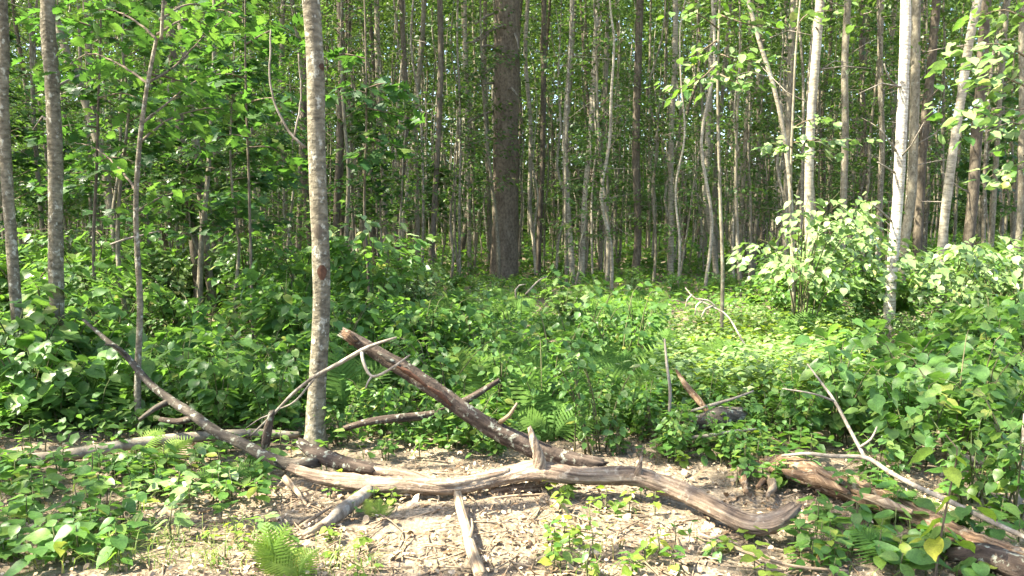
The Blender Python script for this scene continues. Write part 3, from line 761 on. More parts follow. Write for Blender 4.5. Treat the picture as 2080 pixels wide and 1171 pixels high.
bough_tree('aspen_sapling', 'slim young tree with two pale leaf sprays in front of the aspen trunk', [(1622, 40), (1612, 200), (1606, 400), (1612, 560)], 10.2,
    [([(1610, 300), (1580, 292), (1550, 296)], -.4, 13, .06), ([(1612, 290), (1660, 285), (1750, 285)], -.7, 22, .08), ([(1612, 260), (1640, 245), (1680, 240)], -.5, 9, .06), ([(1610, 330), (1640, 310), (1700, 305)], -.6, 12, .07), ([(1616, 60), (1640, 30), (1700, 20)], .3, 14, .15)], ['pale', 'paleheart'], .13, wpx=7, H=6.0, top_crown=20)
bough_tree('aspen_sapling', 'young tree at the right edge with broad pale leaves high up', [(2092, 0), (2088, 250), (2084, 500), (2080, 700)], 8.2,
    [([(2090, 180), (2020, 150), (1920, 140)], -.6, 30, .14), ([(2090, 220), (2010, 230), (1930, 240)], -.5, 26, .12), ([(2090, 120), (2030, 90), (1960, 100)], -.3, 22, .13), ([(2090, 260), (2050, 250), (2000, 270)], -.7, 16, .12), ([(2090, 350), (2050, 340), (2010, 360)], -.3, 16, .12), ([(2090, 40), (2040, 20), (2000, 30)], .2, 14, .15)], ['paleheart', 'pale', 'shrub'], .135, wpx=9, H=6.0, top_crown=25)
bough_tree('maple_sapling', 'thin maple with dark lobed leaves right of the scarred grey tree', [(742, 60), (744, 250), (740, 420), (748, 560)], 9.4,
    [([(744, 190), (720, 185), (690, 195)], -.3, 12, .08), ([(744, 180), (780, 170), (815, 180)], -.4, 15, .09), ([(743, 280), (770, 285), (815, 300)], -.4, 15, .08), ([(743, 300), (730, 310), (715, 320)], -.5, 10, .08), ([(744, 220), (790, 230), (830, 240)], .3, 12, .08), ([(744, 120), (700, 110), (670, 120)], .3, 8, .1)], ['maple'], .16, wpx=6, H=4.6, mat='poledark', top_crown=0)
bough_tree('oak_sapling', 'thin grey sapling with lobed oak leaves on bare twigs, left of the twin dark trunks', [(332, 0), (318, 80), (300, 170), (284, 290), (276, 420), (280, 530), (285, 620), (280, 760), (279, 850)], 5.75,
    [([(300, 170), (360, 130), (430, 60), (500, 10)], 1.6, 26, .16), ([(290, 250), (340, 210), (390, 170), (440, 150)], 1.4, 22, .14), ([(284, 290), (350, 240), (430, 220), (500, 230)], 1.6, 34, .13), ([(300, 170), (240, 130), (180, 110), (130, 140)], 1.4, 24, .16),
     ([(278, 390), (240, 340), (190, 300), (150, 290)], 1.8, 24, .16), ([(318, 80), (270, 40), (220, 20), (170, 30)], 1.2, 24, .16), ([(320, 70), (380, 40), (440, 60)], 1.8, 22, .16), ([(300, 150), (350, 160), (420, 190), (470, 260)], 1.9, 26, .14), ([(279, 430), (330, 400), (400, 380)], 2.0, 16, .16), ([(325, 40), (400, 10), (520, 60)], 2.2, 22, .2)], ['oak', 'oakpale', 'shrub', 'oak'], .125, wpx=13, H=5.6, mat='grey', top_crown=30)

bough_tree('maple_sapling', 'dark-leaved maple sapling with level boughs near the left edge', [(205, 40), (200, 200), (196, 350), (190, 520)], 8.8,
    [([(200, 150), (150, 140), (90, 160)], -.5, 24, .14), ([(200, 200), (250, 190), (310, 215)], -.5, 26, .14), ([(200, 60), (140, 40), (60, 50)], -.3, 26, .16), ([(198, 260), (140, 255), (70, 280)], -.4, 24, .13), ([(203, 80), (260, 60), (340, 80)], .4, 26, .15), ([(197, 330), (240, 320), (300, 340)], -.3, 18, .13)], ['maple', 'oak'], .15, wpx=7, H=5.2, mat='poledark', top_crown=15)
bough_tree('maple_sapling', 'dark-leaved maple sapling just left of the scarred grey tree', [(498, 40), (500, 200), (505, 350), (510, 540)], 8.4,
    [([(500, 160), (450, 150), (400, 170)], -.4, 24, .14), ([(500, 210), (550, 200), (610, 220)], -.4, 24, .14), ([(500, 90), (560, 60), (610, 80)], .4, 24, .15), ([(502, 280), (460, 275), (410, 300)], -.5, 22, .12), ([(502, 300), (550, 300), (590, 330)], .4, 20, .13), ([(500, 40), (440, 20), (380, 40)], .4, 24, .16)], ['maple', 'oakpale', 'maple'], .15, wpx=6, H=5.0, mat='poledark', top_crown=15)
# ---------------------------------------------------------------- shrubs
def shrub_data(seed, H, rad, n_stem, leafk, size, mat, dense=1.0, single=0):
    """returns stems mesh, joined foliage mesh and the matrices of the leaves to be set one by one"""
    rs = np.random.default_rng(seed)
    st, L_ = [], []
    for s in range(n_stem):
        a = rs.uniform(0, 6.283); h = H * rs.uniform(.6, 1.0); l = rad * rs.uniform(.4, 1.0)
        b = Vector((rs.normal(0, .05), rs.normal(0, .05), -.03))
        d = Vector((math.cos(a), math.sin(a), 0))
        pts = [b, b + d * l * .3 + Vector((0, 0, h * .55)), b + d * l * .75 + Vector((0, 0, h * .9)), b + d * l + Vector((0, 0, h * .95))]
        st.append(tube(pts, [.007, .006, .004, .002], 4, .15, seed=seed + s))
        P, _ = smooth_path(pts, [1] * 4, .05)
        m = len(P)
        for j in range(int(m * .35), m):
            for _ in range(int(1 + 1.5 * dense * rs.random() + dense)):
                sd = 1 if rs.random() < .5 else -1
                t = (P[min(j + 1, m - 1)] - P[j - 1]); aa = math.atan2(t.y, t.x)
                out = rs.uniform(0, .28) * rad
                q = P[j] + Vector((-math.sin(aa) * sd * out, math.cos(aa) * sd * out, rs.normal(-.02, .05)))
                L_.append((q, aa + sd * rs.uniform(.4, 1.5), rs.normal(-.3, .28), rs.normal(0, .33), size * rs.uniform(.6, 1.25)))
    L_.sort(key=lambda e: -(e[0].z + .25 * e[0].to_2d().length))
    one = L_[:single]; rest = L_[single:]
    n = len(rest)
    fol = leaf_cloud('foliage', leafk, np.array([tuple(e[0]) for e in rest]), np.array([e[1] for e in rest]), np.array([e[2] for e in rest]), np.array([e[3] for e in rest]), np.array([e[4] for e in rest]), M[mat], rs.random(n)) if n else None
    return tube_mesh('stems', st, M['stem']), fol, [leaf_matrix(*e) for e in one]
SHRUB_N = [shrub_data(300 + i, .62 + .07 * i, .45, 8, 'heart' if i % 2 else 'ovate', (.095, .115, .075, .125)[i % 4], 'shrub' if i % 4 else 'seedling', (1.0, .8, 1.2, .7)[i % 4], single=26) for i in range(8)]
SHRUB_BIG = [shrub_data(340 + i, .55 + .1 * i, .45, 6, 'heart', .17, 'shrub', .45, single=26) for i in range(3)]
SHRUB_M = [shrub_data(320 + i, .55 + .08 * i, .55, 11, 'ovate' if i % 2 else 'heart', (.085, .105, .075)[i % 3], ('shrub', 'seedling', 'pale')[i % 3], 1.2) for i in range(7)]
def umbrella_data(seed, H, rad, n_stem, leafk, size, mat, single=90, tilt=(-.55, -.35)):
    """a tall shrub bare below, its leaves in level layers that lean to the light"""
    rs = np.random.default_rng(seed); st, L_ = [], []
    for s_ in range(n_stem):
        a = rs.uniform(0, 6.283); h = H * (.55 + .5 * rs.random()); l = rad * math.sqrt(rs.random()) * 1.25
        h *= 1 - .12 * (l / rad) ** 2
        b = Vector((rs.normal(0, .06), rs.normal(0, .06), -.03)); d = Vector((math.cos(a), math.sin(a), 0))
        pts = [b, b + d * l * .2 + Vector((0, 0, h * .5)), b + d * l * .6 + Vector((0, 0, h * .88)), b + d * l * 1.05 + Vector((0, 0, h * .97))]
        st.append(tube(pts, [.009, .008, .005, .002], 5, .15, seed=seed + s_))
        top = pts[-1]
        for j in range(int(rs.integers(14, 40))):
            t = rs.random(); aa = a + rs.normal(0, .9); r_ = .4 * math.sqrt(rs.random())
            q = pts[2] + (top - pts[2]) * t + Vector((math.cos(aa) * r_, math.sin(aa) * r_, rs.normal(0, .035) - .14 * r_ * r_ / .1))
            # tips point outward or toward the open side
            az = aa if rs.random() < .5 else -math.pi / 2 + rs.normal(0, .9)
            L_.append((q, az, rs.normal(-.42, .22), rs.normal(-.18, .28), size * rs.uniform(.6, 1.2)))
        for j in range(5):
            t = rs.uniform(.45, .8); q = pts[1] + (pts[2] - pts[1]) * t + Vector((rs.normal(0, .1), rs.normal(0, .1), 0))
            L_.append((q, rs.uniform(0, 6.28), rs.normal(-.4, .25), rs.normal(0, .3), size * rs.uniform(.7, 1.1)))
    L_.sort(key=lambda e: -(e[0].z - .5 * e[0].y))
    one, rest = L_[:single], L_[single:]; n = len(rest)
    fol = leaf_cloud('foliage', leafk, np.array([tuple(e[0]) for e in rest]), np.array([e[1] for e in rest]), np.array([e[2] for e in rest]), np.array([e[3] for e in rest]), np.array([e[4] for e in rest]), M[mat], rs.random(n))
    return tube_mesh('stems', st, M['stem']), fol, [leaf_matrix(*e) for e in one]
def put_shrub(data, x, y, label, group, leafk=None, s=1.0, name='shrub'):
    st, fol, one = data
    o = empty(name, (x, y, gz(x, y)), label, 'shrub', group, random.uniform(0, 6.28), s)
    link('stems', st, o)
    if fol: link('foliage', fol, o, kind='stuff')
    for m_ in one: link('leaf', LEAF[leafk or 'heart'], o, m_)
    return o
def near_zone(px):
    for lim, t in ((330, 'left of the oak sapling'), (620, 'between oak sapling and scarred tree'), (1000, 'behind the leaning log'), (1400, 'behind the limb'), (9999, 'behind the white branch')):
        if px < lim: return t
# near rank, behind the logs
near_spots = []
t_ = 0
while len(near_spots) < 88 and t_ < 6000:
    t_ += 1
    Y = random.uniform(5.15, 8.2); px = random.uniform(-60, 2140)
    if 1330 < px < 1720: continue
    if px < 620 and Y < 5.6 : continue
    if abs(px - 645) < 38 and Y < 5.6: continue
    if abs(px - 1808) < 45 and Y > 6.8: continue
    if px > 1700 and Y < 5.0: continue
    x = (px - CX) / FPX * Y
    if any((x - a) ** 2 + (Y - b) ** 2 < .31 ** 2 for a, b, _ in near_spots): continue
    near_spots.append((x, Y, px))
for i, (x, Y, px) in enumerate(near_spots):
    big = (px < 380 or px > 1650) and i % 2 == 0
    z = near_zone(px)
    front = Y < 6.2
    if big: put_shrub(SHRUB_BIG[i % 3], x, Y, ('broad-leaved front shrub ' if front else 'broad-leaved shrub further in ') + z, 'broad-leaved shrubs ' + z + (' front' if front else ' back'), 'heart', random.uniform(.8, 1.05))
    elif 700 < px < 1330 and i % 5 == 0: continue
    else: put_shrub(SHRUB_N[(i % 4) * 2 if 700 < px < 1330 else i % 8], x, Y, ('green leafy front shrub ' if front else 'green leafy shrub further in ') + z, 'leafy shrubs ' + z + (' front' if front else ' back'), 'heart' if i % 2 else 'shrub', random.uniform(.8, 1.12) * (.8 if front else 1))
# front right clump, close to the camera, and the left corner
for i, (px, py, s) in enumerate([(1790, 985, .55), (1840, 945, .85), (1950, 930, 1.0), (2040, 960, 1.0), (2070, 1060, .8), (1700, 900, .8), (1980, 1030, .7), (1620, 905, .6), (1480, 900, .5)]):
    p = onz(px, py, 0)
    put_shrub(SHRUB_N[(i * 3) % 8], p.x, p.y, 'dark green leafy shrub crowding round the right-hand rotten log', 'shrubs round the rotten log', 'shrub' if i % 2 else 'heart', s)
for i, (px, py, s) in enumerate([(1250, 930, .42), (1320, 905, .5), (1370, 940, .36), (1420, 915, .45), (1480, 955, .33), (1530, 920, .42), (1290, 880, .55), (1200, 885, .5), (1560, 890, .5), (1440, 880, .5)]):
    p = onz(px, py, 0)
    put_shrub(SHRUB_N[(i * 3 + 1) % 8], p.x, p.y, 'small fresh green shrub just behind the right half of the limb', 'small shrubs behind the limb', 'seedovate' if i % 2 else 'heart', s)
for i, (px, py, s) in enumerate([(690, 900, .5), (770, 890, .5), (840, 905, .4), (900, 900, .45), (960, 915, .35), (1010, 925, .33)]):
    p = onz(px, py, 0)
    put_shrub(SHRUB_N[(i * 3 + 2) % 8], p.x, p.y, 'small shrub in the shade under the leaning dark log', 'small shrubs under the leaning log', 'shrub' if i % 2 else 'heart', s)
mid = []
t_ = 0
while len(mid) < 120 and t_ < 5000:
    t_ += 1
    Y = random.uniform(8.0, 17.0); px = random.uniform(-80, 2160)
    if 1330 < px < 1720 and Y < 10.5: continue
    if abs(px - 1808) < 60 and Y < 10.4: continue
    if 1000 < px < 1500 and Y > 9 and random.random() < .65: continue
    x = (px - CX) / FPX * Y
    if any((x - a) ** 2 + (Y - b) ** 2 < .55 ** 2 for a, b, _ in mid): continue
    mid.append((x, Y, px))
for i, (x, Y, px) in enumerate(mid):
    z = zone(px); far = Y > 12
    low = .6 if 860 < px < 1560 else (1.45 if px < 700 and Y > 9 else (.75 if Y < 10.5 else 1.1))
    put_shrub(SHRUB_M[i % 7], x, Y, ('bushy green shrub well back ' if far else 'bushy green shrub in mid distance ') + z, ('back' if far else 'middle') + ' shrubs ' + z, None, random.uniform(.8, 1.15) * low)
for i, (px, py, s) in enumerate([(40, 890, .75), (120, 880, .85), (200, 872, .8), (300, 868, .7), (90, 820, 1.0), (190, 815, .95), (380, 850, .7), (20, 810, 1.0), (300, 800, .9), (440, 850, .6), (560, 860, .5)]):
    p = onz(px, py, 0)
    put_shrub(SHRUB_BIG[i % 3], p.x, p.y, 'broad heart-leaved shrub behind the smooth grey log', 'broad shrubs behind the grey log', 'heart', s)
# single taller shrubs
def tall_shrub(label, px, Y, H, rad, n, leafk, single_k, size, mat, seed, dense=1.2, single=60):
    x = (px - CX) / FPX * Y
    return put_shrub(shrub_data(seed, H, rad, n, leafk, size, mat, dense, single), x, Y, label, None, single_k, name='tall_shrub')
def pale_shrub(label, px, Y, H, rad, n, seed, single):
    o = put_shrub(umbrella_data(seed, H, rad, n, 'ovate', .125, 'pale', single), (px - CX) / FPX * Y, Y, label, None, 'pale', name='tall_shrub')
    o.rotation_euler = (0, 0, 0)
tall_shrub('tall leafy shrub right of the scarred grey tree, lit along its top', 760, 8.6, 1.75, .7, 14, 'ovate', 'pale', .12, 'shrub', 71)  # topmost leaves take the pale colour so that they look lit
pale_shrub('wide sunlit shrub with leaves lightened for glare, left of the birch trunk', 1632, 9.5, 1.85, .78, 16, 72, 110)  # sun glare is put into the pale leaf colour
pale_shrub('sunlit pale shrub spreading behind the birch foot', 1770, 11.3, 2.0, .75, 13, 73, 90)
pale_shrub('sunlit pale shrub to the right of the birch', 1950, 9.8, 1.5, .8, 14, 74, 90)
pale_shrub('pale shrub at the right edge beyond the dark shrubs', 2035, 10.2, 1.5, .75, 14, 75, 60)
tall_shrub('small maple shrub with pale lobed leaves right of the pine foot', 1150, 10.2, .95, .5, 8, 'lobed', 'oakpale', .14, 'pale', 76, .8, 30)
tall_shrub('round dark green shrub before the big pine, leaves bluish', 870, 7.4, .95, .6, 12, 'heart', 'heart', .12, 'shrub', 77, 1.2, 60)
tall_shrub('tall shrub beside the left tree, half in shade', 180, 9.0, 1.25, .7, 12, 'ovate', 'shrub', .115, 'shrub', 78, 1.2, 50)
tall_shrub('leafy shrub left of the scarred tree at knee height', 590, 7.8, 1.15, .6, 12, 'heart', 'heart', .12, 'shrub', 79, 1.2, 50)

# ---------------------------------------------------------------- ferns
def frond_mesh(seed, mat, L=.5):
    rs = np.random.default_rng(seed)
    V, T = [], []
    n = 16
    def rach(t): return Vector((L * (.86 * t - .06 * t * t), .03 * math.sin(t * 3 + seed), L * (.75 * t - .95 * t * t)))
    def quad(a, b, c):
        i = len(V); V.extend([a, b, c]); T.append((i, i + 1, i + 2))
    for k in range(n + 1):
        t = k / n
        p = rach(t)
        if k < n:
            q = rach((k + 1) / n); w = Vector((0, .004 * (1 - t) + .001, 0)); i = len(V)
            V.extend([p - w, p + w, q + w, q - w]); T.extend([(i, i + 2, i + 1), (i, i + 3, i + 2)])
        if t < .12: continue
        ln = L * .36 * math.sin(math.pi * min(1, (t * .93 + .07)) ** .75) ** .9 + .008
        for sd in (-1, 1):
            d = Vector((.38 + .3 * t, sd, -.28 + rs.normal(0, .06))).normalized()
            pw = .0135 * (1 - .3 * t) * L / .5
            m = max(2, int(ln / .028))
            tl = Vector((-d.y * sd, d.x * sd, 0)).normalized()
            for j in range(m):
                s0, s1 = j / m, (j + 1) / m
                w0, w1 = pw * (1 - s0) ** .55, pw * (1 - s1) ** .55 * .62
                dr0, dr1 = Vector((0, 0, -.05 * ln * s0 * 3)), Vector((0, 0, -.05 * ln * s1 * 3))
                a = p + d * ln * s0 + dr0; b = p + d * ln * s1 + dr1
                i0 = len(V); V.extend([a - tl * w0, a + tl * w0, b + tl * w1, b - tl * w1]); T.extend([(i0, i0 + 1, i0 + 2), (i0, i0 + 2, i0 + 3)])
    return mesh_np('frond', np.array([tuple(v) for v in V]), [np.array(T)], mat, smooth=False)
FROND = [frond_mesh(i, M['fern'], .5) for i in range(3)]
FROND_Y = [frond_mesh(i + 5, M['yellowgreen'], .42) for i in range(2)]  # lighter yellow-green copy that puts sunlight into the frond colour
def fern(px, py, label, group=None, n=6, s=1.0, young=False, up=.6, p=None, azs=None):
    p = p or onz(px, py, 0)
    o = empty('fern', (p.x, p.y, gz(p.x, p.y)), label, 'fern', group, random.uniform(-.4, .4), s)
    for i in range(n):
        az = math.pi * (-.06 + 1.12 * (i + .5) / n) + random.uniform(-.25, .25) if azs is None else azs[i]
        m = Matrix.Rotation(az, 4, 'Z') @ Matrix.Rotation(-(.25 + random.uniform(up - .15, up + .3)), 4, 'Y') @ Matrix.Rotation(.75 * math.cos(az) + random.gauss(0, .15), 4, 'X') @ Matrix.Scale(random.uniform(.75, 1.15), 4)
        link('frond', random.choice(FROND_Y if young else FROND), o, m)  # young picks the fronds coloured as if in sun
    return o
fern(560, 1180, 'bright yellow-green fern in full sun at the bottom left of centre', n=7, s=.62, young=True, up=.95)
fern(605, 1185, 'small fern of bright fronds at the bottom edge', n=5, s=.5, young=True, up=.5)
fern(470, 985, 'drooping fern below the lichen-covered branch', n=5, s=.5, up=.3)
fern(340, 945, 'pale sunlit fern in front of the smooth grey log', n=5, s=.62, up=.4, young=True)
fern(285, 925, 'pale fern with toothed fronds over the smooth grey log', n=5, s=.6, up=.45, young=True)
fern(35, 880, 'large soft fern at the left edge beside the tree', n=7, s=1.15, up=.8)
fern(915, 880, 'small fern tuft under the leaning dark log', n=5, s=.6, up=.6)
fern(1130, 900, 'dark spreading fern behind the upright stub of the limb', n=7, s=1.1, up=.5)
fern(1850, 1060, 'fern by the rotten log, fronds in light shade', n=5, s=.5, up=.5)
fern(1800, 1140, 'fern hanging towards the bottom right corner', n=5, s=.5, up=.4)
fern(770, 1050, 'tiny pale fern in the sunny leaf litter', n=5, s=.32, young=True, up=.5)
fern(160, 800, 'tall fern behind the left broad leaves', n=7, s=1.1, up=.8)
for k in range(24):
    px = random.uniform(690, 1320) if k < 17 else random.uniform(20, 600); Y = random.uniform(5.5, 7.0)
    fern(0, 0, 'spreading fern close behind the leaning log' if k < 17 else 'spreading fern among the plants behind the grey log', 'ferns behind the leaning log' if k < 17 else 'ferns behind the grey log', 6, random.uniform(1.0, 1.3), up=.8, p=Vector(((px - CX) / FPX * Y, Y, 0)))
k = 0
while k < 80:
    Y = random.uniform(5.9, 13); px = random.uniform(820, 1340) if k % 4 else random.uniform(0, 2080)
    x = (px - CX) / FPX * Y
    z = 'before the big pine' if 860 < px < 1250 else ('in the sunny clearing right of centre' if 1250 <= px < 1720 else ('among the right-hand shrubs' if px > 1700 else 'among the left-hand shrubs'))
    fern(0, 0, ('fern growing close ' if Y < 9 else 'fern growing deeper ') + z, ('near' if Y < 9 else 'deep') + ' ferns ' + z, 7, random.uniform(.8, 1.15), up=.7, p=Vector((x, Y, 0)))
    k += 1

# ---------------------------------------------------------------- seedlings on the forest floor
def seedling(px, py, label, group, leafk='seed', n=7, h=.12, size=.06, p=None):
    p = p or onz(px, py, 0)
    NUM = ('no', 'one', 'two', 'three', 'four', 'five', 'six', 'seven', 'eight', 'nine')
    label = label.replace('seedling', NUM[n] + '-leaved ' + {'seed': 'oval', 'seedovate': 'pointed', 'shrub': 'dark', 'heart': 'heart-leaf', 'young': 'yellow-green', 'pale': 'pale'}[leafk] + ' seedling', 1)
    o = empty({'seed': 'oval_leaved_plant', 'seedovate': 'pointed_leaved_plant', 'shrub': 'dark_leaved_plant', 'heart': 'heart_leaved_plant', 'young': 'young_seedling', 'pale': 'pale_leaved_plant'}[leafk], (p.x, p.y, gz(p.x, p.y)), label, 'seedling', group, random.uniform(0, 6.28))
    lx, ly = random.gauss(0, .02), random.gauss(0, .02)
    link('stem', SEEDSTEM[0 if h < .1 else (1 if h < .18 else 2)], o, Matrix.Scale(h, 4))
    for i in range(n):
        t = .45 + .55 * i / max(1, n - 1)
        a = i * 2.4 + random.uniform(-.3, .3)
        q = Vector((math.cos(a) * .012, math.sin(a) * .012, h * t))
        link('leaf', LEAF[leafk], o, leaf_matrix(q, a, random.gauss(-.1, .25), random.gauss(0, .25), size * random.uniform(.6, 1.25) * (1.2 - .4 * t)))
    return o
SEEDSTEM = [tube_mesh('seedling_stem', tube([(0, 0, -.1), (.03 * i, .04, .5), (.02, .03 * i, 1.0)], [w, w * .8, w * .5], 4, .3), M['stem']) for i, w in ((1, .05), (-1, .03), (1, .02))]
def scatter(n, x0, x1, y0, y1, label, group, kinds, h, size, nl, avoid=None):
    k = 0; g = 0
    while k < n and g < n * 30:
        g += 1
        px, py = random.uniform(x0, x1), random.uniform(y0, y1)
        if avoid and avoid(px, py): continue
        seedling(px, py, label, group, random.choice(kinds), random.randint(*nl), random.uniform(*h), random.uniform(*size)); k += 1
scatter(60, -20, 270, 955, 1180, 'low green seedling in the shaded left corner', 'seedlings in the left corner', ['seedovate', 'seedovate', 'shrub', 'heart'], (.06, .18), (.08, .12), (5, 8))
scatter(38, 230, 540, 940, 1110, 'leafy seedling in half sun below the smooth grey log', 'seedlings below the grey log', ['seedovate', 'seed', 'pale'], (.08, .18), (.07, .11), (5, 8))
scatter(16, 400, 760, 1080, 1185, 'small seedling left of the pale stick', 'sunny seedlings left of the upright stick', ['young', 'seed'], (.04, .1), (.04, .06), (4, 6))
scatter(28, 1110, 1340, 1005, 1180, 'bright sunlit seedling right of the upright stick', 'bright seedlings right of the stick', ['young', 'seed', 'young'], (.06, .16), (.045, .065), (5, 9))
scatter(14, 1330, 1700, 1090, 1180, 'round-leaved seedling in front of the limb end', 'seedlings in front of the limb end', ['young', 'seedovate'], (.06, .14), (.05, .08), (3, 6))
scatter(40, 1600, 1850, 1000, 1150, 'green seedling between the limb end and the rotten log', 'seedlings by the limb end', ['seed', 'seedovate', 'shrub'], (.08, .2), (.075, .11), (5, 8))
scatter(46, 1200, 1560, 880, 1000, 'fresh seedling behind the right half of the limb', 'seedlings behind the limb', ['seed', 'seedovate', 'young'], (.08, .2), (.05, .08), (5, 8), lambda x, y: y > 938 + max(0, (x - 1300) * .28))
scatter(46, 670, 1080, 860, 948, 'seedling between the leaning log and the limb', 'seedlings under the leaning log', ['seed', 'shrub', 'seedovate'], (.08, .2), (.05, .085), (5, 8))
scatter(48, -10, 610, 850, 935, 'seedling growing beside the smooth grey log', 'seedlings beside the grey log', ['seed', 'shrub', 'heart'], (.1, .22), (.06, .1), (5, 8))
scatter(10, 660, 800, 960, 1060, 'small yellowish seedling beside the short lichen log', 'seedlings beside the lichen log', ['young', 'seed'], (.05, .12), (.04, .06), (4, 6))
scatter(20, 1830, 2090, 1010, 1180, 'broad-leaved seedling at the bottom right corner', 'seedlings in the right corner', ['shrub', 'heart', 'seedovate'], (.08, .2), (.09, .13), (5, 8))
scatter(46, 1330, 1650, 895, 1000, 'fresh seedling between the limb and the rotten log', 'seedlings between limb and rotten log', ['seed', 'seedovate', 'shrub'], (.1, .22), (.075, .11), (5, 8), lambda x, y: y > 930 + max(0, (x - 1300) * .28))
scatter(44, -10, 560, 925, 1010, 'low seedling just in front of the smooth grey log', 'seedlings before the grey log', ['seedovate', 'seed', 'shrub', 'heart'], (.08, .18), (.07, .11), (5, 8), lambda x, y: y < 955 and x < 330)
# the young shoot with large pale leaves at the right
p = onz(1895, 1175, 0)
o = empty('aspen_shoot', (p.x, p.y, gz(p.x, p.y)), 'slim shoot with a few large pale yellow-green leaves at the lower right', 'seedling')
P = [at(x, y, p.y) - p for x, y in ((1895, 1170), (1915, 1060), (1935, 960), (1945, 900), (1920, 870))]
link('stem', tube_mesh('stem', tube([Vector((0, 0, -.05))] + P[1:], [.006, .005, .004, .003, .002], 5, .06), M['twig']), o)
for (px, py, s, az) in ((1895, 905, .12, 3.0), (1930, 910, .12, .3), (1960, 990, .11, .2), (1930, 1005, .1, 3.4), (1910, 1050, .13, 3.3), (1985, 1020, .12, .2), (1900, 1085, .11, 4.2), (1950, 1090, .1, .3), (1925, 940, .1, 4.8)):
    q = at(px, py, p.y - .03) - p
    link('leaf', LEAF['young'], o, leaf_matrix(q, az, -.5, random.gauss(0, .5), s))

# ---------------------------------------------------------------- fallen wood
def wood(name, label, cat, pts, rad_px, mat, sides=12, step=.03, rough=.06, ridge=.03, ends='torn', seed=0):
    """pts: Vectors; rad_px: radii in photo pixels at that depth"""
    rad = [r * p.y / FPX for r, p in zip(rad_px, pts)]
    base = pts[len(pts) // 2].copy(); base.z = gz(base.x, base.y)
    o = empty(name, base, label, cat)
    body = link('trunk' if cat == 'log' else 'stem', tube_mesh('wood', tube([q - base for q in pts], rad, sides, step, rough, ridge, ends, seed), mat), o)
    return o, base
def add_branch(o, base, pts, rad_px, mat, name='branch', sides=7, step=.03, rough=.05, seed=0, ends='torn', ridge=.02):
    rad = [r * p.y / FPX for r, p in zip(rad_px, pts)]
    return link(name, tube_mesh(name, tube([q - base for q in pts], rad, sides, step, rough, ridge, ends, seed), mat), o)
Z = lambda *a: [onz(*q) for q in a]
A = lambda *a: [at(*q) for q in a]
limb_pts = Z((596, 952, .08), (640, 968, .075), (690, 976, .07), (760, 985, .075), (830, 986, .08), (900, 990, .08), (960, 983, .09), (1030, 966, .12), (1090, 958, .14), (1180, 967, .13), (1290, 969, .12), (1350, 986, .10), (1420, 1016, .075), (1490, 1051, .06), (1535, 1067, .065), (1575, 1060, .09), (1606, 1036, .14))
limb, lb = wood('fallen_limb', 'long crooked weathered limb lying across the sunny foreground', 'branch', limb_pts, [10, 13, 15, 18, 19, 17, 16, 18, 22, 18, 19, 19, 20, 21, 21, 20, 14], M['limb'], 30, .02, .09, .065, 'torn', 3)
add_branch(limb, lb, A((1098, 955, limb_pts[8].y - .01), (1094, 925, limb_pts[8].y - .03), (1084, 895, limb_pts[8].y - .03), (1076, 872, limb_pts[8].y - .02)), [16, 12, 9, 5], M['limb'], 'stub', 12, .015, .14)
add_branch(limb, lb, A((1295, 962, limb_pts[10].y - .03), (1299, 948, limb_pts[10].y - .03), (1302, 930, limb_pts[10].y - .03)), [8, 6, 3], M['limb'], 'stub', 7, .015, .08)
up_pts = A((614, 903, 4.86), (640, 920, 4.82), (690, 940, 4.75), (760, 955, 4.66), (830, 966, 4.58), (890, 978, 4.5))
add_branch(limb, lb, up_pts[:4], [10, 15, 17, 14], M['darklog'], 'fork', 12, .02, .1, seed=5)
add_branch(limb, lb, up_pts[2:], [11, 12, 11, 6], M['limb'], 'split_wood', 12, .02, .1, seed=6)
add_branch(limb, lb, [q + Vector((0, -.02, .03)) for q in limb_pts[4:8]], [7, 10, 9, 6], M['limb'], 'bare_strip', 9, .02, .12, seed=8)
for i, (a, b, dx) in enumerate(((10, 12, .022), (12, 14, .012))):
    add_branch(limb, lb, [q + Vector((0, -.03, dx)) for q in limb_pts[a:b + 1]], ([3] + [7] * (b - a - 1) + [3]), M['rotten'] if i % 2 else M['limb'], 'bark_strip', 6, .025, .15, seed=20 + i)

lich, cb = wood('fallen_branch', 'lichen-covered branch slanting down from the left to the limb', 'branch',
    A((172, 652, 5.9), (215, 690, 5.75), (255, 722, 5.6), (300, 775, 5.5), (345, 812, 5.35), (395, 845, 5.2), (440, 878, 5.08), (500, 905, 4.95), (545, 930, 4.85), (590, 945, 4.8), (640, 938, 4.78)), [3, 4.5, 5.5, 7, 8.5, 9.5, 10.5, 11.5, 12, 13, 12], M['lichenbark'], 12, .03, .07, .04, 'torn', 9)
add_branch(lich, cb, A((345, 815, 5.35), (315, 830, 5.3), (285, 852, 5.25)), [7, 6, 4], M['lichenbark'], seed=1)
add_branch(lich, cb, A((392, 850, 5.2), (360, 857, 5.22), (330, 853, 5.26)), [8, 7, 5], M['darklog'], seed=2)
add_branch(lich, cb, A((255, 722, 5.6), (235, 705, 5.5), (215, 700, 5.4)), [4, 3, 2], M['lichenbark'], seed=3)
add_branch(lich, cb, A((540, 900, 4.9), (545, 870, 4.88), (552, 838, 4.86)), [9, 9, 6], M['darklog'], 'stub', seed=4)

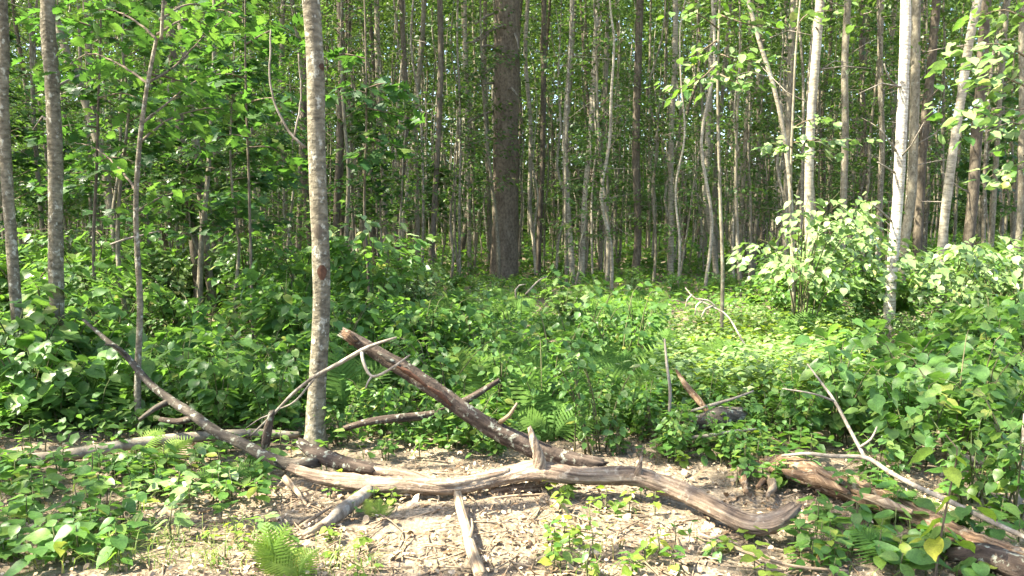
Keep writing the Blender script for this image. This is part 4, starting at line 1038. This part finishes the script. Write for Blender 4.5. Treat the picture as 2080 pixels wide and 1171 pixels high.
lean, lnb = wood('dead_log', 'dark broken log leaning up to the left, behind the limb', 'log',
    A((705, 680, 5.05), (735, 698, 5.05), (790, 732, 5.02), (860, 775, 5.0), (930, 825, 4.98), (1000, 870, 4.95), (1060, 900, 4.92), (1130, 928, 4.9), (1210, 945, 4.88)), [11, 13, 15, 16, 17, 18, 19, 19, 17], M['darklog'], 24, .022, .09, .07, 'torn', 12)
add_branch(lean, lnb, A((1018, 856, 4.92), (1035, 843, 4.88), (1050, 821, 4.85)), [5, 4, 2.5], M['palewood'], 'stub', seed=1)
add_branch(lean, lnb, A((698, 678, 5.02), (705, 682, 5.0), (714, 690, 5.0)), [5, 9, 9], M['rotten'], 'broken_end', 9, .012, .3, seed=2)
for i, pp in enumerate([((800, 738), (830, 755), (865, 782)), ((870, 785), (895, 800), (915, 820)), ((935, 828), (965, 845), (990, 866)), ((770, 715), (790, 728), (812, 742))]):
    add_branch(lean, lnb, A(*[(x, y + 2, 4.93) for x, y in pp]), [3, 6, 3], M['redwood'] if i < 2 else M['lichenbark'], 'bark_plate', 6, .02, .2, seed=30 + i)

tw, tb = wood('dead_branch', 'thin grey dead branch crossing in front of the scarred tree', 'branch',
    A((805, 686, 4.86), (770, 697, 4.88), (735, 712, 4.9), (690, 738, 4.93), (640, 765, 4.97), (595, 800, 5.05), (555, 842, 5.1), (510, 885, 5.15)), [2, 3.2, 5, 4.5, 4, 3.5, 3, 2], M['deadwood'], 7, .03, .05, .02, 'point', 4)
add_branch(tw, tb, A((735, 715, 4.9), (738, 735, 4.86), (755, 765, 4.82), (790, 752, 4.82), (832, 722, 4.84)), [4, 3.6, 3, 2.8, 1.8], M['deadwood'], seed=1, ends='point')
add_branch(tw, tb, A((755, 765, 4.82), (748, 775, 4.8), (742, 790, 4.8)), [2.4, 2, 1.2], M['deadwood'], seed=2, ends='point')
add_branch(tw, tb, A((640, 768, 4.97), (600, 815, 5.0), (570, 830, 5.02)), [2.5, 2, 1.2], M['deadwood'], seed=3, ends='point')
add_branch(tw, tb, A((555, 842, 5.1), (530, 850, 5.1), (500, 870, 5.1)), [2, 1.6, 1], M['deadwood'], seed=4, ends='point')

glog, gb = wood('grey_log', 'smooth grey log lying on the ground at the left', 'log',
    Z((-60, 945, .06), (20, 937, .06), (120, 927, .065), (200, 915, .07), (260, 903, .08), (340, 893, .09), (420, 886, .09), (520, 880, .08), (600, 884, .06)), [11, 11.5, 12, 13, 12, 11, 10, 9, 7], M['smoothlog'], 16, .04, .04, .015, 'torn', 15)
stick, sb = wood('standing_stick', 'pale peeled stick pointing at the camera from under the limb', 'stick',
    Z((930, 1006, .09), (937, 1040, .08), (948, 1080, .06), (960, 1125, .045), (975, 1165, .03)), [9, 10, 11, 13, 14], M['palewood'], 12, .02, .06, .04, 'torn', 17)
add_branch(stick, sb, Z((955, 1090, .08), (960, 1070, .1), (958, 1055, .13)), [4, 3, 1.5], M['palewood'], 'stub', seed=1)
sl, slb = wood('short_log', 'short lichen-spotted log propped under the left of the limb', 'log',
    Z((748, 998, .06), (715, 1022, .05), (690, 1042, .045), (665, 1062, .035)), [12, 14, 15, 9], M['deadwood'], 12, .02, .06, .04, 'torn', 18)
add_branch(sl, slb, Z((672, 1055, .03), (640, 1075, .025), (618, 1088, .02)), [9, 7, 4], M['palewood'], 'split_wood', seed=1)
wood('stick', 'pale stick lying left of the short lichen log', 'stick', Z((580, 975, .04), (600, 995, .035), (622, 1025, .025)), [8, 6, 3], M['palewood'], 8, .02, .08, .04, 'torn', 19)
wood('stick', 'thin straight stick left of the short log', 'stick', Z((612, 1068, .02), (640, 1050, .02), (672, 1030, .03)), [4, 4, 3], M['palewood'], 6, .02, .06, .04, 'torn', 20)
wood('stick', 'long thin straight stick at the bottom right of the floor', 'stick', Z((1420, 1085, .015), (1500, 1115, .015), (1600, 1148, .015), (1720, 1160, .015)), [4, 4, 4, 3], M['palewood'], 6, .03, .04, .03, 'point', 21)
wood('stick', 'chunky pale broken wood below the upright stub', 'stick', Z((1105, 1010, .03), (1130, 1025, .03), (1148, 1038, .03)), [7, 9, 8], M['palewood'], 9, .02, .08, .04, 'torn', 22)
wood('stick', 'brown twig lying in the litter beneath the limb', 'stick', Z((1005, 1012, .02), (1060, 1006, .02), (1110, 1004, .03)), [3, 3, 2], M['palewood'], 6, .03, .04, .02, 'point', 23)
wood('yellow_log', 'yellowish rotten chunk hidden under the middle of the limb', 'log', Z((1000, 1000, .03), (1050, 995, .035), (1110, 985, .04)), [8, 13, 10], M['rotten'], 10, .02, .1, .06, 'torn', 24)

rot, rb = wood('rotten_log', 'crumbling brown log at the right behind the limb end', 'log',
    Z((1560, 945, .09), (1590, 950, .1), (1640, 965, .09), (1700, 990, .08), (1780, 1018, .07), (1860, 1050, .06), (1950, 1095, .06), (2060, 1140, .06), (2140, 1175, .06)), [13, 22, 25, 23, 22, 21, 23, 27, 28], M['rotten'], 20, .025, .12, .09, 'torn', 25)
for i, pp in enumerate([((1575, 930), (1620, 940), (1680, 965)), ((1600, 960), (1660, 975), (1720, 1000)), ((1590, 945), (1650, 955), (1710, 980)), ((1760, 1010), (1800, 1022), (1850, 1040)), ((1530, 940), (1560, 955), (1540, 990)), ((1520, 935), (1510, 960), (1515, 1000)), ((1545, 955), (1570, 985), (1560, 1005))]):
    add_branch(rot, rb, Z(*[(x, y, .13 if i not in (4, 5, 6) else .06) for x, y in pp]), [7, 12, 5] if i < 4 else [9, 10, 5], M['rotten'] if i % 3 else M['palewood'], 'splinter' if i < 4 else 'root', 7, .02, .2, seed=40 + i)
dl, dlb = wood('dark_log', 'dark mossy log end in the bottom right corner', 'log', Z((1940, 1125, .05), (2000, 1130, .07), (2060, 1150, .07), (2130, 1175, .07)), [16, 25, 28, 28], M['darklog'], 14, .03, .1, .06, 'torn', 26)

wb, wbb = wood('white_branch', 'thin whitish branch arching over the rotten log', 'branch',
    A((1590, 926, 4.55), (1640, 922, 4.5), (1690, 927, 4.45), (1757, 930, 4.4), (1800, 955, 4.3), (1850, 983, 4.05), (1930, 1020, 3.8), (2010, 1058, 3.6), (2100, 1100, 3.4)), [2.6, 3.6, 4.2, 4.6, 5, 5.2, 5.4, 5.4, 5.4], M['deadwood'], 9, .03, .05, .03, 'torn', 27)
add_branch(wb, wbb, A((1757, 930, 4.4), (1730, 880, 4.5), (1695, 815, 4.65), (1670, 780, 4.75), (1640, 740, 4.9)), [4, 3.6, 3.1, 2.5, 1.5], M['deadwood'], seed=1, ends='point')
add_branch(wb, wbb, A((1748, 908, 4.43), (1770, 892, 4.4), (1781, 868, 4.4)), [3, 2.6, 1.6], M['deadwood'], seed=2, ends='point')
add_branch(wb, wbb, A((1695, 815, 4.65), (1650, 800, 4.6), (1590, 790, 4.6)), [2.6, 2, 1.2], M['deadwood'], seed=3, ends='point')
st2, s2b = wood('dead_sapling', 'leaning dead stem cut by the right edge low down', 'branch', A((2060, 1085, 4.2), (2070, 1000, 4.25), (2078, 920, 4.3), (2084, 850, 4.35)), [9, 8, 7, 6], M['deadwood'], 8, .03, .05, .02, 'torn', 28)
b2, b2b = wood('dead_branch', 'sunlit bent dead branch with drooping twigs in the clearing', 'branch',
    A((1392, 585, 8.6), (1410, 605, 8.5), (1450, 625, 8.4), (1480, 645, 8.3), (1520, 710, 8.0), (1570, 748, 7.8)), [1.3, 1.6, 1.8, 2, 2.2, 2.2], M['deadwood'], 6, .05, .04, .02, 'point', 29)
for i, pp in enumerate([((1405, 600), (1396, 610), (1393, 625)), ((1425, 613), (1415, 622), (1412, 640)), ((1445, 623), (1432, 630), (1425, 645)), ((1420, 608), (1440, 612), (1455, 625)), ((1480, 700), (1495, 715), (1500, 740))]):
    add_branch(b2, b2b, A(*[(x, y, 8.4) for x, y in pp]), [2.2, 2, 1.2], M['aspen'], seed=i, sides=5)
wood('dead_branch', 'curled pale twig above the ferns before the pine', 'branch', A((1048, 605, 9), (1047, 590, 9), (1055, 580, 9), (1068, 578, 9)), [1.8, 1.8, 1.6, 1], M['deadwood'], 5, .05, 0, 0, 'point', 30)
wood('dead_branch', 'forked pale twig sticking up beside the curled one', 'branch', A((1068, 598, 9), (1080, 585, 9), (1095, 570, 9), (1112, 562, 9)), [2, 2, 1.8, 1], M['deadwood'], 5, .05, 0, 0, 'point', 31)
wood('broken_stem', 'reddish brown broken stem leaning in the shrubs right of centre', 'branch', A((1375, 755, 5.7), (1395, 785, 5.6), (1420, 815, 5.5), (1440, 840, 5.4)), [3, 7, 8, 5], M['rotten'], 8, .03, .08, .04, 'torn', 32)
wood('mossy_log', 'old grey mossy log lump among the plants right of centre', 'log', A((1420, 860, 5.3), (1460, 848, 5.3), (1500, 842, 5.35)), [16, 22, 14], M['lichenbark'], 12, .03, .12, .05, 'torn', 33)
wood('dead_branch', 'grey dead branch in the leaves behind the leaning log', 'branch', A((700, 870, 5.3), (760, 855, 5.3), (830, 848, 5.35), (900, 838, 5.4), (960, 806, 5.45), (1010, 775, 5.5)), [6, 8, 9, 9, 7, 5], M['darklog'], 9, .04, .06, .03, 'torn', 34)
wood('dead_branch', 'thin white twig left of the mossy log lump', 'branch', A((1390, 890, 5.0), (1440, 885, 5.0), (1500, 875, 5.0), (1535, 872, 5.05)), [3, 4, 3, 2], M['deadwood'], 6, .04, .03, .02, 'point', 35)
wood('dead_sapling', 'upright speckled twig standing in the leaves right of centre', 'branch', A((1360, 840, 5.2), (1361, 790, 5.2), (1355, 745, 5.2), (1350, 690, 5.25)), [3.5, 3.5, 3, 2], M['deadwood'], 6, .04, .03, .02, 'point', 36)
wood('dead_branch', 'crooked bare twig above the thin white twig', 'branch', A((1405, 835, 5.3), (1450, 822, 5.3), (1490, 810, 5.3), (1530, 795, 5.35)), [3, 4, 3, 2], M['deadwood'], 6, .04, .03, .02, 'point', 37)
wood('dead_branch', 'pale bare twig in front of the shrubs left of the dark pair', 'branch', A((225, 497, 8.2), (260, 485, 8.2), (290, 478, 8.2), (322, 470, 8.2)), [2.2, 2.6, 2.2, 1.4], M['deadwood'], 5, .05, .03, .02, 'point', 38)
wood('dead_branch', 'pale grey branch lying in the shaded plants at the right', 'branch', A((1950, 925, 4.9), (2000, 940, 4.85), (2080, 960, 4.8)), [6, 7, 7], M['deadwood'], 7, .04, .05, .02, 'torn', 39)

# ---------------------------------------------------------------- floor litter: single dry leaves, then the mass
DRY = []
for i in range(4):
    V, F = leaf_tpl(('oak', 'ovate', 'oval', 'oak')[i])
    V = V.copy(); V[:, 2] += .5 * (V[:, 1] ** 2) * (1 if i % 2 else -.4) + .12 * np.sin(V[:, 0] * 5 + i)
    DRY.append(mesh_np('dry_leaf', V, F, M['litter']))
for i in range(280):
    px = random.uniform(-20, 2100) if i % 4 == 0 else random.uniform(480, 1560)
    py = random.uniform(955, 1175)
    p = onz(px, py, 0)
    link('dry_leaf', DRY[i % 4], GROUND, leaf_matrix((p.x, p.y, gz(p.x, p.y) + random.uniform(.014, .03)), random.uniform(0, 6.28), random.gauss(.05, .25), random.gauss(0, .3) + (math.pi if i % 3 == 0 else 0), random.uniform(.03, .065)))
def litter(n, kind, s0, s1, ymin, ymax, name, mat, zoff, tilt):
    Y = ymin + (ymax - ymin) * rng.random(n) ** 1.25
    X = (rng.random(n) * 2 - 1) * (Y * .68 + .2)
    keep = rng.random(n) < np.clip(.62 + .5 * np.sin(X * 3.1 + 1.3 * np.sin(Y * 2.3)) * np.sin(Y * 3.7 + X), .12, 1)
    X, Y = X[keep], Y[keep]; n = len(X)
    P = np.stack([X, Y, gzn(X, Y) + zoff * rng.random(n) + .008], -1)
    me = leaf_cloud(name, kind, P, rng.random(n) * 6.283, rng.normal(.02, tilt, n), rng.normal(0, tilt * 1.3, n), s0 + (s1 - s0) * rng.random(n) ** 2, mat)
    o = link(name, me); o['kind'] = 'stuff'; return o
o = litter(23000, 'low', .01, .036, 3.0, 7.5, 'leaf_litter', M['litter'], .04, .6); o['label'] = 'dry brown leaf litter covering the floor'
o = litter(5200, 'kite', .012, .042, 3.0, 5.6, 'bark_chips', M['litter'], .02, .4); o['label'] = 'small bark and wood chips in the litter'
def debris():
    T_ = []
    for i in range(420):
        p = onz(random.uniform(300, 1800), random.uniform(960, 1178), .012); a = random.uniform(0, 6.28); l = random.uniform(.03, .17)
        p.z += gz(p.x, p.y); d = Vector((math.cos(a), math.sin(a), random.gauss(0, .08))) * l
        T_.append(tube([p - d, p + Vector((random.gauss(0, .008), random.gauss(0, .008), .006)), p + d], [.0035, .004, .002], 4, .2, seed=i))
    o = link('twig_debris', tube_mesh('twig_debris', T_, M['palewood'])); o['kind'] = 'stuff'; o['label'] = 'bits of twig scattered through the litter'
debris()
# grass
def grass():
    B = []
    for (x0, x1, y0, y1, n) in ((120, 560, 1080, 1185, 330), (-20, 300, 1000, 1180, 260), (560, 760, 1120, 1185, 90), (640, 740, 930, 975, 30), (1650, 2080, 1050, 1180, 110), (1100, 1300, 1040, 1180, 60)):
        for _ in range(n):
            p = onz(random.uniform(x0, x1), random.uniform(y0, y1), 0); B.append((p.x, p.y))
    V, Tr, Q, va = [], [], [], []
    for x, y in B:
        a = random.uniform(0, 6.28); h = random.uniform(.04, .15); l = random.uniform(.05, .17); w = random.uniform(.0018, .0036)
        d = Vector((math.cos(a), math.sin(a), 0)); s = Vector((-d.y, d.x, 0)) * w; b = Vector((x, y, gz(x, y)))
        i = len(V); v = random.random()
        for t in (0, .35, .7):
            c = b + d * l * t * t + Vector((0, 0, h * (t * 1.3 - .55 * t * t)))
            V += [tuple(c - s * (1 - .5 * t)), tuple(c + s * (1 - .5 * t))]
        V.append(tuple(b + d * l + Vector((0, 0, h * .68))))
        va += [v] * 7
        Q += [(i, i + 1, i + 3, i + 2), (i + 2, i + 3, i + 5, i + 4)]; Tr.append((i + 4, i + 5, i + 6))
    o = link('grass', mesh_np('grass', np.array(V), [np.array(Tr), np.array(Q)], M['grass'], np.array(va))); o['kind'] = 'stuff'; o['label'] = 'thin grass blades in the sunny lower left'
grass()

# ---------------------------------------------------------------- low green carpet and the far wood
def carpet(name, n, y0, y1, h, size, kind, mat, label, pw=1.0, clump=5, xr=None, tilt=1.0):
    m = n // clump
    Y = y0 + (y1 - y0) * rng.random(m) ** pw
    X = (rng.random(m) * 2 - 1) * (Y * .70 + .8) if xr is None else Y * (xr[0] + (xr[1] - xr[0]) * rng.random(m))
    Cc = np.stack([X, Y, gzn(X, Y) + h * (.25 + .75 * rng.random(m)) * (.65 + .35 * np.sin(X * 1.1 + 2) * np.sin(Y * .9))], -1)
    P = np.repeat(Cc, clump, 0) + rng.normal(0, 1, (m * clump, 3)) * np.array([.1, .1, .05])
    k = len(P)
    # leave the trodden edge and the ground round the logs open
    keep = P[:, 1] > 5.25 + .3 * np.sin(P[:, 0] * 2.3)
    if xr is None:
        q = P[:, 0] / P[:, 1]; keep = keep & ~((q > .175) & (q < .41) & (P[:, 1] > 6.3) & (P[:, 1] < 9.6))
    P = P[keep]; k = len(P)
    me = leaf_cloud(name, kind, P, rng.random(k) * 6.283, rng.normal(-.2 * tilt, .3 * tilt, k), rng.normal(-.25 * (1 - tilt), .35 * tilt, k), size * (.6 + .8 * rng.random(k)), M[mat])
    o = link(name, me); o['kind'] = 'stuff'; o['label'] = label
carpet('undergrowth', 26000, 5.3, 12, .30, .075, 'low', 'shrub', 'knee-high green undergrowth behind the fallen wood')
carpet('undergrowth', 30000, 11, 26, .38, .10, 'low', 'seedling', 'low green undergrowth round the pine', .8)
carpet('undergrowth', 70000, 22, 66, .9, .2, 'kite', 'seedling', 'far low undergrowth under the pole stand', .8)
carpet('clearing_plants', 6500, 5.9, 10.5, .6, .075, 'low', 'pale', 'low plants coloured pale to look sunlit in the clearing right of centre', 1, 5, (.165, .43), .55)  # pale leaf colour stands in for overexposed sunlight
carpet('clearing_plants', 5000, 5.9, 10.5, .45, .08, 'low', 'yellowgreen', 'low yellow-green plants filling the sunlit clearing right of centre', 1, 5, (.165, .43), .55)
def far_wood():
    n = 190000
    Y = 52 + 36 * rng.random(n); X = (rng.random(n) * 2 - 1) * (Y * .72 + 4)
    Zz = 30 * rng.random(n) ** 1.05
    Zz[:42000] = 6 * rng.random(42000); Y[:42000] = 64 + 24 * rng.random(42000)
    Y[42000:90000] = 84 + 14 * rng.random(48000); X[42000:90000] *= 1.15
    P = np.stack([X, Y, Zz], -1)
    cl = np.sin(X * .55 + Zz * .8) + np.sin(X * .23 - Zz * .5 + Y * .3) + np.sin(X * 1.3 + Y) * .6
    P = P[(cl > -1.1) | (rng.random(n) < .45) | (Zz < 6)]; k = len(P)
    me = leaf_cloud('far_foliage', 'kite', P, rng.random(k) * 6.283, rng.normal(-.3, .4, k), rng.normal(0, .5, k), .4 + .4 * rng.random(k) + .35 * (P[:, 1] > 84), M['canopy'])
    o = link('far_foliage', me); o['kind'] = 'stuff'; o['label'] = 'far green wood closing the view behind the trunks'
far_wood()
def shade_canopy():
    """a leaf roof added high up to shade the stand, holed where sun should fall"""
    m = 12000
    Y = 11 + 70 * rng.random(m); X = (rng.random(m) * 2 - 1) * (Y * .62 + 16) - 5
    Zz = 13.5 + 5.5 * rng.random(m) + np.clip((Y - 40) * .12, 0, 6)
    hole = np.sin(X * .62 + 1.2 * np.sin(Y * .31)) * np.sin(Y * .53 + X * .17) + .5 * np.sin(X * 1.3 - Y * .9)
    keep = hole < .62
    Cc = np.stack([X, Y, Zz], -1)[keep]
    P = np.repeat(Cc, 13, 0) + rng.normal(0, 1, (len(Cc) * 13, 3)) * np.array([.6, .6, .25])
    P = P[~in_gap(P)]; k = len(P)
    me = leaf_cloud('shade_canopy', 'kite', P, rng.random(k) * 6.283, rng.normal(-.2, .35, k), rng.normal(0, .4, k), .24 + .16 * rng.random(k), M['canopy'])
    o = link('shade_canopy', me); o['kind'] = 'stuff'; o['label'] = 'high leaf canopy added above the trunks to shade the stand'
shade_canopy()

# ---------------------------------------------------------------- labels that single things out
ORD = ('leftmost', 'second from the left', 'third from the left', 'fourth from the left', 'fifth from the left', 'sixth from the left', 'seventh from the left', 'eighth from the left',
       'ninth from the left', 'tenth from the left', 'eleventh from the left', 'twelfth from the left', 'thirteenth from the left')
by = {}
for o in COL.objects:
    if o.parent is None and o.get('group') and o.get('label'): by.setdefault((o['group'], o['label']), []).append(o)
for (g, lb_), mem in by.items():
    if len(lb_.split()) > 12: continue
    if 1 < len(mem) <= 26 and not g.startswith('trees beyond'):
        mem.sort(key=lambda q: q.location.x / q.location.y)
        h = len(mem) if len(mem) <= 6 else (len(mem) + 1) // 2
        for k_, q in enumerate(mem):
            w = ORD[k_] if k_ < h else ORD[len(mem) - 1 - k_].replace('leftmost', 'rightmost').replace('the left', 'the right')
            q['label'] = lb_ + ', ' + w
